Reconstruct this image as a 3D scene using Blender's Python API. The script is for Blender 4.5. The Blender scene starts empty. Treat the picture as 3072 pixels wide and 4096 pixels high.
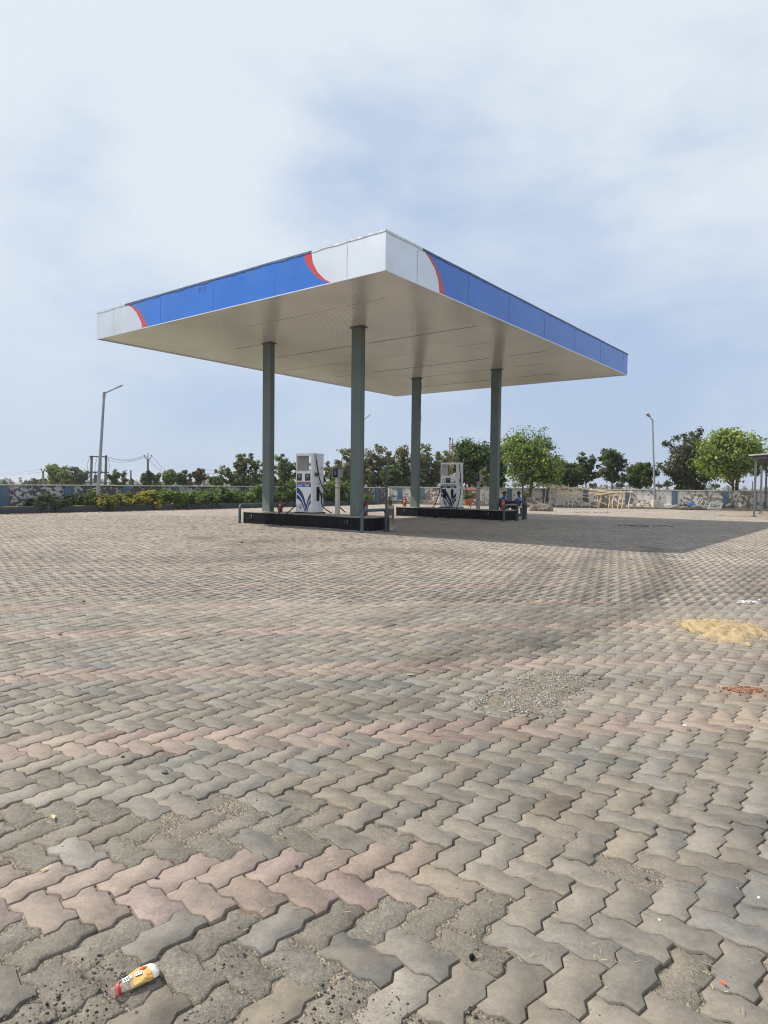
import bpy, bmesh, math, random
import numpy as np
from mathutils import Vector, Matrix, Euler
R_ = math.radians
SC = bpy.context.scene
COL = SC.collection

# ------------------------------------------------------------------ camera
FPX, PITCH, ROLL, CAM_H = 2643.9, -0.03978, 0.01119, 1.3195   # focal length in px of a 3072 x 4096 frame
IW, IH = 3072.0, 4096.0
_cp, _sp, _cr, _sr = math.cos(PITCH), math.sin(PITCH), math.cos(ROLL), math.sin(ROLL)
_fwd = Vector((0, _cp, _sp)); _up0 = Vector((0, -_sp, _cp)); _rt0 = Vector((1, 0, 0))
_right = _cr * _rt0 + _sr * _up0
_up = -_sr * _rt0 + _cr * _up0
cam_d = bpy.data.cameras.new('camera')
cam = bpy.data.objects.new('camera', cam_d)
COL.objects.link(cam)
cam.matrix_world = Matrix(((_right.x, _up.x, -_fwd.x, 0), (_right.y, _up.y, -_fwd.y, 0),
                           (_right.z, _up.z, -_fwd.z, CAM_H), (0, 0, 0, 1)))
cam_d.sensor_fit = 'VERTICAL'; cam_d.sensor_height = 36.0
cam_d.lens = FPX / IH * 36.0
cam_d.clip_start = 0.05; cam_d.clip_end = 6000
SC.camera = cam

# ------------------------------------------------------------------ world, sun, exposure
SUN_EL = R_(47.5); SUN_AZ = R_(180 - 8.4)      # direction TO the sun, measured from +X counter-clockwise
sun_vec = Vector((math.cos(SUN_EL) * math.cos(SUN_AZ), math.cos(SUN_EL) * math.sin(SUN_AZ), math.sin(SUN_EL)))
SC.view_settings.view_transform = 'Standard'; SC.view_settings.look = 'None'
SC.view_settings.exposure = 0.15; SC.view_settings.gamma = 1.0; SC.view_settings.use_curve_mapping = False
SC.cycles.filter_width = 1.1
sd = bpy.data.lights.new('sun', 'SUN'); sd.energy = 4.9; sd.angle = R_(0.6); sd.color = (1.0, 0.93, 0.82)
so = bpy.data.objects.new('sun', sd); COL.objects.link(so)
so.rotation_euler = (-sun_vec).to_track_quat('-Z', 'Y').to_euler(); so.location = (-30, 5, 40)

W = bpy.data.worlds.new("World"); SC.world = W; W.use_nodes = True
nt = W.node_tree; nt.nodes.clear()
def _n(t, **k):
    n = nt.nodes.new(t)
    for a, b in k.items(): setattr(n, a, b)
    return n
def _mth(op, a, b=None, clamp=False):
    n = _n('ShaderNodeMath', operation=op, use_clamp=clamp)
    for i, v in enumerate((a, b)):
        if v is None: continue
        if isinstance(v, (int, float)): n.inputs[i].default_value = v
        else: nt.links.new(v, n.inputs[i])
    return n.outputs[0]
out = _n('ShaderNodeOutputWorld'); bg = _n('ShaderNodeBackground'); bg.inputs[1].default_value = 0.09
sky = _n('ShaderNodeTexSky', sky_type='NISHITA', sun_disc=False, sun_elevation=SUN_EL,
         sun_rotation=R_(-81.6), air_density=1.0, dust_density=2.2, ozone_density=1.0, altitude=100)
tc = _n('ShaderNodeTexCoord')
def sky_noise(scale, stretch, seed, detail=6, rough=0.55, dist=0.4):
    mp = _n('ShaderNodeMapping'); mp.inputs['Scale'].default_value = stretch
    mp.inputs['Location'].default_value = (seed, seed * .37, seed * .71)
    nt.links.new(tc.outputs['Generated'], mp.inputs['Vector'])
    no = _n('ShaderNodeTexNoise'); no.inputs['Scale'].default_value = scale
    no.inputs['Detail'].default_value = detail; no.inputs['Roughness'].default_value = rough
    no.inputs['Distortion'].default_value = dist
    nt.links.new(mp.outputs[0], no.inputs['Vector'])
    return no.outputs['Fac']
def sky_spot(px, py, r):          # weight of a clear patch of sky, centred on a direction
    v = _fwd + _right * ((px - IW / 2) / FPX) - _up * ((py - IH / 2) / FPX)
    v.normalize()
    d = _n('ShaderNodeVectorMath', operation='DISTANCE')
    nt.links.new(tc.outputs['Generated'], d.inputs[0]); d.inputs[1].default_value = v
    m = _n('ShaderNodeMapRange', interpolation_type='SMOOTHSTEP')
    m.inputs['From Min'].default_value = 0.0; m.inputs['From Max'].default_value = r
    m.inputs['To Min'].default_value = 1.0; m.inputs['To Max'].default_value = 0.0
    nt.links.new(d.outputs['Value'], m.inputs['Value'])
    return m.outputs[0]
n1 = sky_noise(1.8, (1, 1, 2.0), 3.1, 5, .5, .2)
n2 = sky_noise(5.5, (1, 1.2, 2.4), 7.7, 8, .6, .3)
veil = _mth('ADD', _mth('MULTIPLY', n1, 1.15), _mth('ADD', _mth('MULTIPLY', n2, .46), .045))
for px, py, r, w in ((1850, 690, .30, .40), (2500, 660, .22, .08), (1250, 660, .24, .26), (150, 830, .28, .20),
                     (2950, 1330, .45, .34), (2300, 1300, .3, .14), (900, 1500, .4, .12), (2750, 300, .22, .06), (500, 320, .2, .05)):
    veil = _mth('SUBTRACT', veil, _mth('MULTIPLY', sky_spot(px, py, r), w))
for px, py, r, w in ((1536, 150, .5, .14), (2500, 950, .25, .10), (800, 900, .25, .12), (200, 1300, .3, .12)):
    veil = _mth('ADD', veil, _mth('MULTIPLY', sky_spot(px, py, r), w))
vm = _n('ShaderNodeMapRange', interpolation_type='SMOOTHSTEP')
vm.inputs['From Min'].default_value = .36; vm.inputs['From Max'].default_value = .90
vm.inputs['To Min'].default_value = .12; vm.inputs['To Max'].default_value = .93
nt.links.new(veil, vm.inputs['Value'])
sep = _n('ShaderNodeSeparateXYZ'); nt.links.new(tc.outputs['Generated'], sep.inputs[0])
# thin haze towards the horizon, seen as the air's own colour in the far sky
hz = _n('ShaderNodeMapRange', interpolation_type='SMOOTHSTEP')
hz.inputs['From Min'].default_value = -.02; hz.inputs['From Max'].default_value = .36
hz.inputs['To Min'].default_value = 1.0; hz.inputs['To Max'].default_value = 0.0
nt.links.new(sep.outputs['Z'], hz.inputs['Value'])
ccol = _n('ShaderNodeMixRGB'); ccol.inputs[1].default_value = (7.9, 8.55, 9.2, 1); ccol.inputs[2].default_value = (5.75, 6.8, 8.3, 1)
nt.links.new(hz.outputs[0], ccol.inputs[0])
blue = _n('ShaderNodeMixRGB'); blue.inputs[0].default_value = .72
nt.links.new(sky.outputs[0], blue.inputs[1]); blue.inputs[2].default_value = (5.0, 6.45, 9.1, 1)
mixc = _n('ShaderNodeMixRGB')
nt.links.new(vm.outputs[0], mixc.inputs[0]); nt.links.new(blue.outputs[0], mixc.inputs[1]); nt.links.new(ccol.outputs[0], mixc.inputs[2])
nt.links.new(mixc.outputs[0], bg.inputs[0]); nt.links.new(bg.outputs[0], out.inputs[0])

# ------------------------------------------------------------------ surveying helpers
CAM = Vector((0, 0, CAM_H))
def ray(px, py):
    return _fwd + _right * ((px - IW / 2) / FPX) - _up * ((py - IH / 2) / FPX)
def G(px, py, z=0.0):                    # where a sight line meets the level z
    d = ray(px, py); return CAM + d * ((z - CAM_H) / d.z)
def at(px, py, Y):                       # point on a sight line at depth Y
    d = ray(px, py); return CAM + d * (Y / d.y)
TH = 0.6575
E1 = Vector((-math.cos(TH), math.sin(TH), 0)); E2 = Vector((math.sin(TH), math.cos(TH), 0))
N0 = Vector((-0.029, 14.5, 0))
def UV(u, v, z=0.0): return N0 + E1 * u + E2 * v + Vector((0, 0, z))
def inv(p): d = Vector((p[0], p[1], 0)) - N0; return d.dot(E1), d.dot(E2)
CA, CB, ZB, ZT = 11.858, 16.328, 5.986, 6.849      # canopy plan and fascia heights
U0, V0, DU, DV, ZI = 3.665, 3.589, 3.88, 8.57, 0.408
ROT = -TH
rnd = random.Random(5)

# ------------------------------------------------------------------ materials
def new_mat(name):
    m = bpy.data.materials.new(name); m.use_nodes = True
    return m, m.node_tree, m.node_tree.nodes['Principled BSDF']
def M(name, col, rough=.6, metal=0.0, var=.18, scale=6.0, bump=0.0, bscale=40.0, dirt=None, dscale=2.0, damt=.5, spec=.5, coat=0.0):
    m, t, b = new_mat(name)
    L = t.links.new
    tcn = t.nodes.new('ShaderNodeTexCoord')
    no = t.nodes.new('ShaderNodeTexNoise'); no.inputs['Scale'].default_value = scale; no.inputs['Detail'].default_value = 6
    L(tcn.outputs['Object'], no.inputs['Vector'])
    rp = t.nodes.new('ShaderNodeMapRange'); rp.inputs['From Min'].default_value = .3; rp.inputs['From Max'].default_value = .7
    rp.inputs['To Min'].default_value = 1 - var; rp.inputs['To Max'].default_value = 1 + var
    L(no.outputs['Fac'], rp.inputs['Value'])
    mx = t.nodes.new('ShaderNodeVectorMath'); mx.operation = 'SCALE'; mx.inputs[0].default_value = col[:3]
    L(rp.outputs[0], mx.inputs['Scale'])
    last = mx.outputs[0]
    if dirt is not None:
        n2 = t.nodes.new('ShaderNodeTexNoise'); n2.inputs['Scale'].default_value = dscale; n2.inputs['Detail'].default_value = 8
        n2.inputs['Roughness'].default_value = .65
        L(tcn.outputs['Object'], n2.inputs['Vector'])
        r2 = t.nodes.new('ShaderNodeMapRange'); r2.inputs['From Min'].default_value = .48; r2.inputs['From Max'].default_value = .68
        r2.inputs['To Max'].default_value = damt
        L(n2.outputs['Fac'], r2.inputs['Value'])
        mm = t.nodes.new('ShaderNodeMixRGB'); mm.inputs[2].default_value = (*dirt, 1)
        L(r2.outputs[0], mm.inputs[0]); L(last, mm.inputs[1]); last = mm.outputs[0]
    L(last, b.inputs['Base Color'])
    b.inputs['Roughness'].default_value = rough; b.inputs['Metallic'].default_value = metal
    b.inputs['Specular IOR Level'].default_value = spec
    if coat: b.inputs['Coat Weight'].default_value = coat; b.inputs['Coat Roughness'].default_value = .08
    if bump:
        n3 = t.nodes.new('ShaderNodeTexNoise'); n3.inputs['Scale'].default_value = bscale; n3.inputs['Detail'].default_value = 4
        L(tcn.outputs['Object'], n3.inputs['Vector'])
        bp = t.nodes.new('ShaderNodeBump'); bp.inputs['Strength'].default_value = bump; bp.inputs['Distance'].default_value = .02
        L(n3.outputs['Fac'], bp.inputs['Height']); L(bp.outputs[0], b.inputs['Normal'])
    return m

MT = {}
MT['white_panel'] = M('white_panel', (.62, .66, .72), .36, .65, .05, 1.2, dirt=(.52, .55, .58), dscale=1.4, damt=.35)
MT['blue_panel'] = M('blue_panel', (.024, .15, .58), .26, .0, .09, .9, dirt=(.05, .17, .46), dscale=1.1, damt=.5)
MT['red_panel'] = M('red_panel', (.50, .055, .06), .3, 0, .06)
MT['flashing'] = M('flashing', (.06, .10, .19), .5, .3, .35, 5)
MT['pale_flashing'] = M('pale_flashing', (.55, .58, .61), .4, .4, .3, 6)
MT['seam'] = M('seam', (.26, .27, .29), .6)
MT['blue_seam'] = M('blue_seam', (.022, .10, .38), .6)
MT['soffit'] = M('soffit', (.58, .565, .545), .15, .0, .07, .7, spec=.9)
MT['soffit_gap'] = M('soffit_gap', (.10, .09, .08), .7)
MT['roof'] = M('roof', (.4, .4, .4), .6)
MT['column_paint'] = M('column_paint', (.112, .15, .137), .42, 0, .10, 2.0, dirt=(.10, .11, .095), dscale=3, damt=.35)
MT['cable'] = M('cable', (.015, .015, .016), .5)
MT['rubber'] = M('rubber', (.008, .008, .009), .5, spec=.25)
MT['black_plastic'] = M('black_plastic', (.010, .011, .014), .45, spec=.2)
MT['concrete_top'] = M('concrete_top', (.30, .28, .25), .8, 0, .2, 5, .4, 30)
MT['pump_white'] = M('pump_white', (.80, .81, .83), .3, 0, .05, 4, dirt=(.48, .44, .39), dscale=5, damt=.2)
MT['pump_beige'] = M('pump_beige', (.50, .46, .43), .5, 0, .1, 5)
MT['pump_navy'] = M('pump_navy', (.018, .04, .19), .35, 0, .1)
MT['pump_blue'] = M('pump_blue', (.02, .13, .55), .35, 0, .08)
MT['dark_navy'] = M('dark_navy', (.012, .02, .06), .35, 0, .1)
MT['lcd'] = M('lcd', (.16, .18, .18), .2, 0, .1)
MT['key_grey'] = M('key_grey', (.10, .11, .12), .4)
MT['ink_white'] = M('ink_white', (.78, .80, .82), .5, 0, .03)
MT['logo_red'] = M('logo_red', (.62, .03, .03), .4)
MT['grime'] = M('grime', (.22, .16, .14), .7, 0, .9, 60)
MT['steel_dark'] = M('steel_dark', (.07, .085, .10), .4, .5, .2, 8)
MT['guard_paint'] = M('guard_paint', (.06, .105, .13), .38, 0, .2, 6, dirt=(.12, .10, .09), dscale=9, damt=.4)
MT['guard_dark'] = M('guard_dark', (.055, .068, .082), .4, 0, .2, 6)
MT['bin_steel'] = M('bin_steel', (.27, .24, .19), .28, .85, .12, 7, dirt=(.2, .17, .13), dscale=6, damt=.4)
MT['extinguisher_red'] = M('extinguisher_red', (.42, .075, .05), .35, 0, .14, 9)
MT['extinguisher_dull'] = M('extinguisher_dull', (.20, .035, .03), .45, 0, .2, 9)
MT['wall_coping'] = M('wall_coping', (.56, .54, .50), .85, 0, .2, 2)
MT['pillar_blue'] = M('pillar_blue', (.085, .145, .195), .8, 0, .2, 2.2, dirt=(.06, .09, .12), dscale=1.6, damt=.85)
MT['kerb_dark'] = M('kerb_dark', (.045, .055, .075), .7, 0, .2, 2, .3, 25, dirt=(.10, .09, .08), dscale=3, damt=.5)
MT['kerb_yellow'] = M('kerb_yellow', (.42, .30, .03), .75, 0, .3, 9)
MT['kerb_grey'] = M('kerb_grey', (.20, .18, .15), .85, 0, .25, 3, .4, 20)
MT['soil'] = M('soil', (.26, .205, .15), .95, 0, .3, 3, .8, 18)
MT['field'] = M('field', (.20, .19, .11), .95, 0, .35, .08)
MT['bark'] = M('bark', (.13, .10, .075), .9, 0, .3, 9, .6, 30)
MT['bark_pale'] = M('bark_pale', (.30, .25, .18), .85, 0, .25, 9, .5, 30)
MT['bamboo'] = M('bamboo', (.62, .46, .28), .55, 0, .25, 7)
MT['bamboo_dark'] = M('bamboo_dark', (.16, .12, .09), .7, 0, .25, 7)
MT['galv'] = M('galv', (.30, .32, .35), .45, .5, .12, 5)
MT['pole_dark'] = M('pole_dark', (.085, .085, .10), .6, .2, .2, 4)
MT['conc_pole'] = M('conc_pole', (.16, .145, .14), .8, 0, .2, 4)
MT['conc_pale'] = M('conc_pale', (.52, .48, .42), .85, 0, .15, 5, .4, 30)
MT['tin_grey'] = M('tin_grey', (.30, .31, .31), .5, .2, .15, 4)
MT['frame_grey'] = M('frame_grey', (.27, .285, .28), .5, .1, .15, 5)
MT['tin_cream'] = M('tin_cream', (.46, .43, .35), .5, .1, .15, 4)
MT['shed_post'] = M('shed_post', (.15, .165, .19), .5, .3, .12, 5)
MT['tin_shade'] = M('tin_shade', (.12, .125, .15), .5, .3, .15, 4)
MT['stone'] = M('stone', (.22, .18, .14), .9, 0, .35, 4, .8, 14)
MT['stone_grey'] = M('stone_grey', (.12, .12, .125), .85, 0, .25, 4, .6, 14)
MT['terracotta'] = M('terracotta', (.34, .11, .05), .8, 0, .25, 6)
MT['rust_orange'] = M('rust_orange', (.38, .15, .05), .7, 0, .3, 6)
MT['rust_brown'] = M('rust_brown', (.16, .075, .05), .8, 0, .3, 6)
MT['skin'] = M('skin', (.11, .06, .04), .55, 0, .1)
MT['hair'] = M('hair', (.012, .011, .012), .5)
MT['shirt_blue'] = M('shirt_blue', (.07, .14, .42), .85, 0, .2, 9)
MT['shirt_white'] = M('shirt_white', (.62, .66, .72), .85, 0, .1, 9)
MT['trousers'] = M('trousers', (.018, .02, .032), .9, 0, .2, 9)
MT['shoe'] = M('shoe', (.02, .018, .016), .5)
MT['tarp_blue'] = M('tarp_blue', (.05, .11, .42), .55, 0, .2, 9)
MT['paper'] = M('paper', (.60, .585, .54), .85, 0, .12, 9)
MT['leaf_dry'] = M('leaf_dry', (.52, .44, .25), .8, 0, .2, 30)
MT['orange_bit'] = M('orange_bit', (.70, .14, .03), .6, 0, .1)
MT['cap_red'] = M('cap_red', (.62, .03, .035), .35)
MT['sand'] = M('sand', (.37, .28, .158), .95, 0, .16, 14, .5, 90)
MT['brickdust'] = M('brickdust', (.33, .19, .12), .95, 0, .3, 20, .6, 60)
MT['grey_wire'] = M('grey_wire', (.20, .21, .23), .6)

def tile_mat():
    m, t, b = new_mat('black_tile'); L = t.links.new
    tcn = t.nodes.new('ShaderNodeTexCoord'); sp = t.nodes.new('ShaderNodeSeparateXYZ'); L(tcn.outputs['Object'], sp.inputs[0])
    def mt(op, a, bb=None):
        n = t.nodes.new('ShaderNodeMath'); n.operation = op
        for i, v in enumerate((a, bb)):
            if v is None: continue
            if isinstance(v, (int, float)): n.inputs[i].default_value = v
            else: L(v, n.inputs[i])
        return n.outputs[0]
    ln = mt('LESS_THAN', mt('FRACT', mt('ADD', mt('DIVIDE', sp.outputs['X'], .3), 50.13)), .018)
    no = t.nodes.new('ShaderNodeTexNoise'); no.inputs['Scale'].default_value = 3.5; no.inputs['Detail'].default_value = 8; L(tcn.outputs['Object'], no.inputs['Vector'])
    brk = mt('MULTIPLY', ln, mt('GREATER_THAN', no.outputs['Fac'], .46))
    low = t.nodes.new('ShaderNodeMapRange'); low.inputs['From Min'].default_value = .07; low.inputs['From Max'].default_value = .0
    L(mt('ADD', sp.outputs['Z'], mt('MULTIPLY', no.outputs['Fac'], .06)), low.inputs['Value'])
    m1 = t.nodes.new('ShaderNodeMixRGB'); m1.inputs[1].default_value = (.006, .007, .010, 1); m1.inputs[2].default_value = (.09, .09, .09, 1); L(brk, m1.inputs[0])
    m2 = t.nodes.new('ShaderNodeMixRGB'); m2.inputs[2].default_value = (.16, .14, .12, 1); L(mt('MULTIPLY', low.outputs[0], .6), m2.inputs[0]); L(m1.outputs[0], m2.inputs[1])
    L(m2.outputs[0], b.inputs['Base Color']); b.inputs['Roughness'].default_value = .4; b.inputs['Specular IOR Level'].default_value = .12
    return m
MT['black_tile'] = tile_mat()

def wall_mat(name, pale, dark, dark2, lo, hi, grey):
    """flaking whitewash over dark render"""
    m, t, b = new_mat(name); L = t.links.new
    tcn = t.nodes.new('ShaderNodeTexCoord')
    def noise(sc, det, rgh, dist=0, st=(1, 1, 1)):
        mp = t.nodes.new('ShaderNodeMapping'); mp.inputs['Scale'].default_value = st; L(tcn.outputs['Object'], mp.inputs['Vector'])
        n = t.nodes.new('ShaderNodeTexNoise'); n.inputs['Scale'].default_value = sc; n.inputs['Detail'].default_value = det
        n.inputs['Roughness'].default_value = rgh; n.inputs['Distortion'].default_value = dist; L(mp.outputs[0], n.inputs['Vector'])
        return n.outputs['Fac']
    def mix(f, a, c):
        n = t.nodes.new('ShaderNodeMixRGB')
        for i, v in enumerate((f, a, c)):
            if isinstance(v, tuple): n.inputs[i].default_value = (*v, 1)
            else: L(v, n.inputs[i])
        return n.outputs[0]
    def rng(v, a, c, d=0., e=1.):
        n = t.nodes.new('ShaderNodeMapRange'); n.inputs['From Min'].default_value = a; n.inputs['From Max'].default_value = c
        n.inputs['To Min'].default_value = d; n.inputs['To Max'].default_value = e; L(v, n.inputs['Value']); return n.outputs[0]
    def add(a, c, op='ADD'):
        n = t.nodes.new('ShaderNodeMath'); n.operation = op
        for i, v in enumerate((a, c)):
            if isinstance(v, float): n.inputs[i].default_value = v
            else: L(v, n.inputs[i])
        return n.outputs[0]
    sp = t.nodes.new('ShaderNodeSeparateXYZ'); L(tcn.outputs['Object'], sp.inputs[0])
    f1 = noise(4.6, 5, .6, .45, (1, 1, 1.1)); f2 = noise(.55, 2, .5); f3 = noise(14, 4, .6); f4 = noise(2.2, 3, .5, 0, (1, 1, .12))
    hgt = rng(sp.outputs['Z'], 0., 1.2, .07, -.05)
    v = add(add(f1, add(f2, .55, 'MULTIPLY')), hgt)
    flake = rng(v, lo, hi)
    base = mix(rng(f3, .35, .65), dark, dark2)
    coat = mix(rng(f4, .45, .72, 0, .6), pale, grey)
    fl = mix(flake, coat, base)
    top = rng(add(sp.outputs['Z'], add(f4, .35, 'MULTIPLY')), 1.22, 1.42, 0., .75)
    L(mix(top, fl, (.09, .08, .075)), b.inputs['Base Color']); b.inputs['Roughness'].default_value = .9
    bp = t.nodes.new('ShaderNodeBump'); bp.inputs['Strength'].default_value = .6; bp.inputs['Distance'].default_value = .02; bp.invert = True
    L(flake, bp.inputs['Height']); L(bp.outputs[0], b.inputs['Normal'])
    return m
MT['wall_flaking'] = wall_mat('wall_flaking', (.50, .51, .53), (.075, .068, .068), (.14, .125, .12), .70, .745, (.36, .37, .40))
MT['wall_weathered'] = wall_mat('wall_weathered', (.70, .68, .63), (.14, .118, .10), (.34, .30, .25), .80, .84, (.48, .45, .40))

def paver_mat():
    m, t, b = new_mat('paver_concrete'); L = t.links.new
    geo = t.nodes.new('ShaderNodeNewGeometry')
    at_ = t.nodes.new('ShaderNodeAttribute'); at_.attribute_name = 'Col'
    wn = t.nodes.new('ShaderNodeAttribute'); wn.attribute_name = 'worn'
    def noise(sc, det=5, rgh=.6):
        n = t.nodes.new('ShaderNodeTexNoise'); n.inputs['Scale'].default_value = sc; n.inputs['Detail'].default_value = det
        n.inputs['Roughness'].default_value = rgh; L(geo.outputs['Position'], n.inputs['Vector']); return n.outputs['Fac']
    def rng(v, a, c, d, e):
        n = t.nodes.new('ShaderNodeMapRange'); n.inputs['From Min'].default_value = a; n.inputs['From Max'].default_value = c
        n.inputs['To Min'].default_value = d; n.inputs['To Max'].default_value = e; L(v, n.inputs['Value']); return n.outputs[0]
    def mth(op, a, c):
        n = t.nodes.new('ShaderNodeMath'); n.operation = op
        for i, v in enumerate((a, c)):
            if isinstance(v, float): n.inputs[i].default_value = v
            else: L(v, n.inputs[i])
        return n.outputs[0]
    big = noise(9, 5); fine = noise(170, 3, .7); mid = noise(1.1, 4); grain = noise(48, 5, .75)
    spk = noise(330, 3, .75); spk2 = noise(85, 4, .7)
    k = mth('MULTIPLY', mth('MULTIPLY', rng(big, .3, .7, .80, 1.18), mth('MULTIPLY', rng(fine, .25, .75, .80, 1.19), rng(grain, .32, .68, .84, 1.16))), rng(mid, .3, .7, .9, 1.1))
    kw = mth('MULTIPLY', rng(spk, .32, .68, .62, 1.38), rng(spk2, .3, .7, .74, 1.2))
    mixk = t.nodes.new('ShaderNodeMix'); mixk.data_type = 'FLOAT'
    L(wn.outputs['Fac'], mixk.inputs[0]); mixk.inputs[2].default_value = 1.0; L(kw, mixk.inputs[3])
    sc = t.nodes.new('ShaderNodeVectorMath'); sc.operation = 'SCALE'; L(at_.outputs['Color'], sc.inputs[0]); L(mth('MULTIPLY', k, mixk.outputs[0]), sc.inputs['Scale'])
    # tan dust lying in patches
    dm = t.nodes.new('ShaderNodeMixRGB'); dm.inputs[2].default_value = (.315, .265, .205, 1)
    L(rng(noise(2.6, 8, .72), .46, .72, 0., .55), dm.inputs[0]); L(sc.outputs[0], dm.inputs[1])
    dk = t.nodes.new('ShaderNodeMixRGB'); dk.inputs[2].default_value = (.10, .095, .09, 1)
    L(rng(noise(17, 3, .55), .66, .76, 0., .55), dk.inputs[0]); L(dm.outputs[0], dk.inputs[1])
    L(dk.outputs[0], b.inputs['Base Color']); b.inputs['Roughness'].default_value = .78; b.inputs['Specular IOR Level'].default_value = .35
    bp = t.nodes.new('ShaderNodeBump'); bp.inputs['Distance'].default_value = .006
    L(rng(wn.outputs['Fac'], 0., 1., .28, .8), bp.inputs['Strength'])
    hh = t.nodes.new('ShaderNodeMix'); hh.data_type = 'FLOAT'; L(wn.outputs['Fac'], hh.inputs[0]); L(mth('ADD', mth('MULTIPLY', fine, .4), mth('MULTIPLY', big, .18)), hh.inputs[2])
    L(mth('ADD', mth('MULTIPLY', spk, .8), mth('MULTIPLY', spk2, 1.6)), hh.inputs[3])
    L(hh.outputs[0], bp.inputs['Height']); L(bp.outputs[0], b.inputs['Normal'])
    return m
MT['paver'] = paver_mat()

def grit_mat():
    m, t, b = new_mat('joint_grit'); L = t.links.new
    geo = t.nodes.new('ShaderNodeNewGeometry')
    vo = t.nodes.new('ShaderNodeTexVoronoi'); vo.inputs['Scale'].default_value = 120; L(geo.outputs['Position'], vo.inputs['Vector'])
    no = t.nodes.new('ShaderNodeTexNoise'); no.inputs['Scale'].default_value = 4; no.inputs['Detail'].default_value = 6; L(geo.outputs['Position'], no.inputs['Vector'])
    cr = t.nodes.new('ShaderNodeValToRGB'); L(vo.outputs['Color'], cr.inputs[0])
    e = cr.color_ramp.elements; e[0].color = (.10, .088, .072, 1); e[1].color = (.42, .36, .275, 1)
    mx = t.nodes.new('ShaderNodeMixRGB'); mx.blend_type = 'MULTIPLY'; mx.inputs[0].default_value = .5; L(cr.outputs[0], mx.inputs[1]); L(no.outputs['Fac'], mx.inputs[2])
    L(mx.outputs[0], b.inputs['Base Color']); b.inputs['Roughness'].default_value = .95
    bp = t.nodes.new('ShaderNodeBump'); bp.inputs['Strength'].default_value = 1; bp.inputs['Distance'].default_value = .008
    L(vo.outputs['Distance'], bp.inputs['Height']); bp.invert = True; L(bp.outputs[0], b.inputs['Normal'])
    return m
MT['grit'] = grit_mat()

def col_mat(name, rough=.8, trans=0.0, gain=1.0):
    m, t, b = new_mat(name); L = t.links.new
    a = t.nodes.new('ShaderNodeAttribute'); a.attribute_name = 'Col'
    L(a.outputs['Color'], b.inputs['Base Color']); b.inputs['Roughness'].default_value = rough; b.inputs['Specular IOR Level'].default_value = .3
    if trans:
        tr = t.nodes.new('ShaderNodeBsdfTranslucent'); mx = t.nodes.new('ShaderNodeMixShader'); mx.inputs[0].default_value = trans
        g = t.nodes.new('ShaderNodeMixRGB'); g.blend_type = 'MULTIPLY'; g.inputs[0].default_value = 1; g.inputs[2].default_value = (1.5, 1.45, .7, 1)
        L(a.outputs['Color'], g.inputs[1]); L(g.outputs[0], tr.inputs[0])
        o = t.nodes['Material Output']; L(b.outputs[0], mx.inputs[1]); L(tr.outputs[0], mx.inputs[2]); L(mx.outputs[0], o.inputs[0])
    return m
MT['leaves'] = col_mat('leaves', .6, .32)
MT['stones'] = col_mat('stones', .85)

def clear_plastic():
    m, t, b = new_mat('clear_plastic')
    b.inputs['Base Color'].default_value = (.9, .88, .85, 1); b.inputs['Roughness'].default_value = .12
    b.inputs['Transmission Weight'].default_value = .85; b.inputs['IOR'].default_value = 1.25
    no = t.nodes.new('ShaderNodeTexNoise'); no.inputs['Scale'].default_value = 60; tcn = t.nodes.new('ShaderNodeTexCoord'); t.links.new(tcn.outputs['Object'], no.inputs['Vector'])
    bp = t.nodes.new('ShaderNodeBump'); bp.inputs['Strength'].default_value = .5; bp.inputs['Distance'].default_value = .01
    t.links.new(no.outputs['Fac'], bp.inputs['Height']); t.links.new(bp.outputs[0], b.inputs['Normal'])
    return m
MT['clear_plastic'] = clear_plastic()
MT['label_yellow'] = M('label_yellow', (.52, .37, .11), .5, 0, .15, 40, dirt=(.45, .20, .08), dscale=34, damt=.8)

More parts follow.
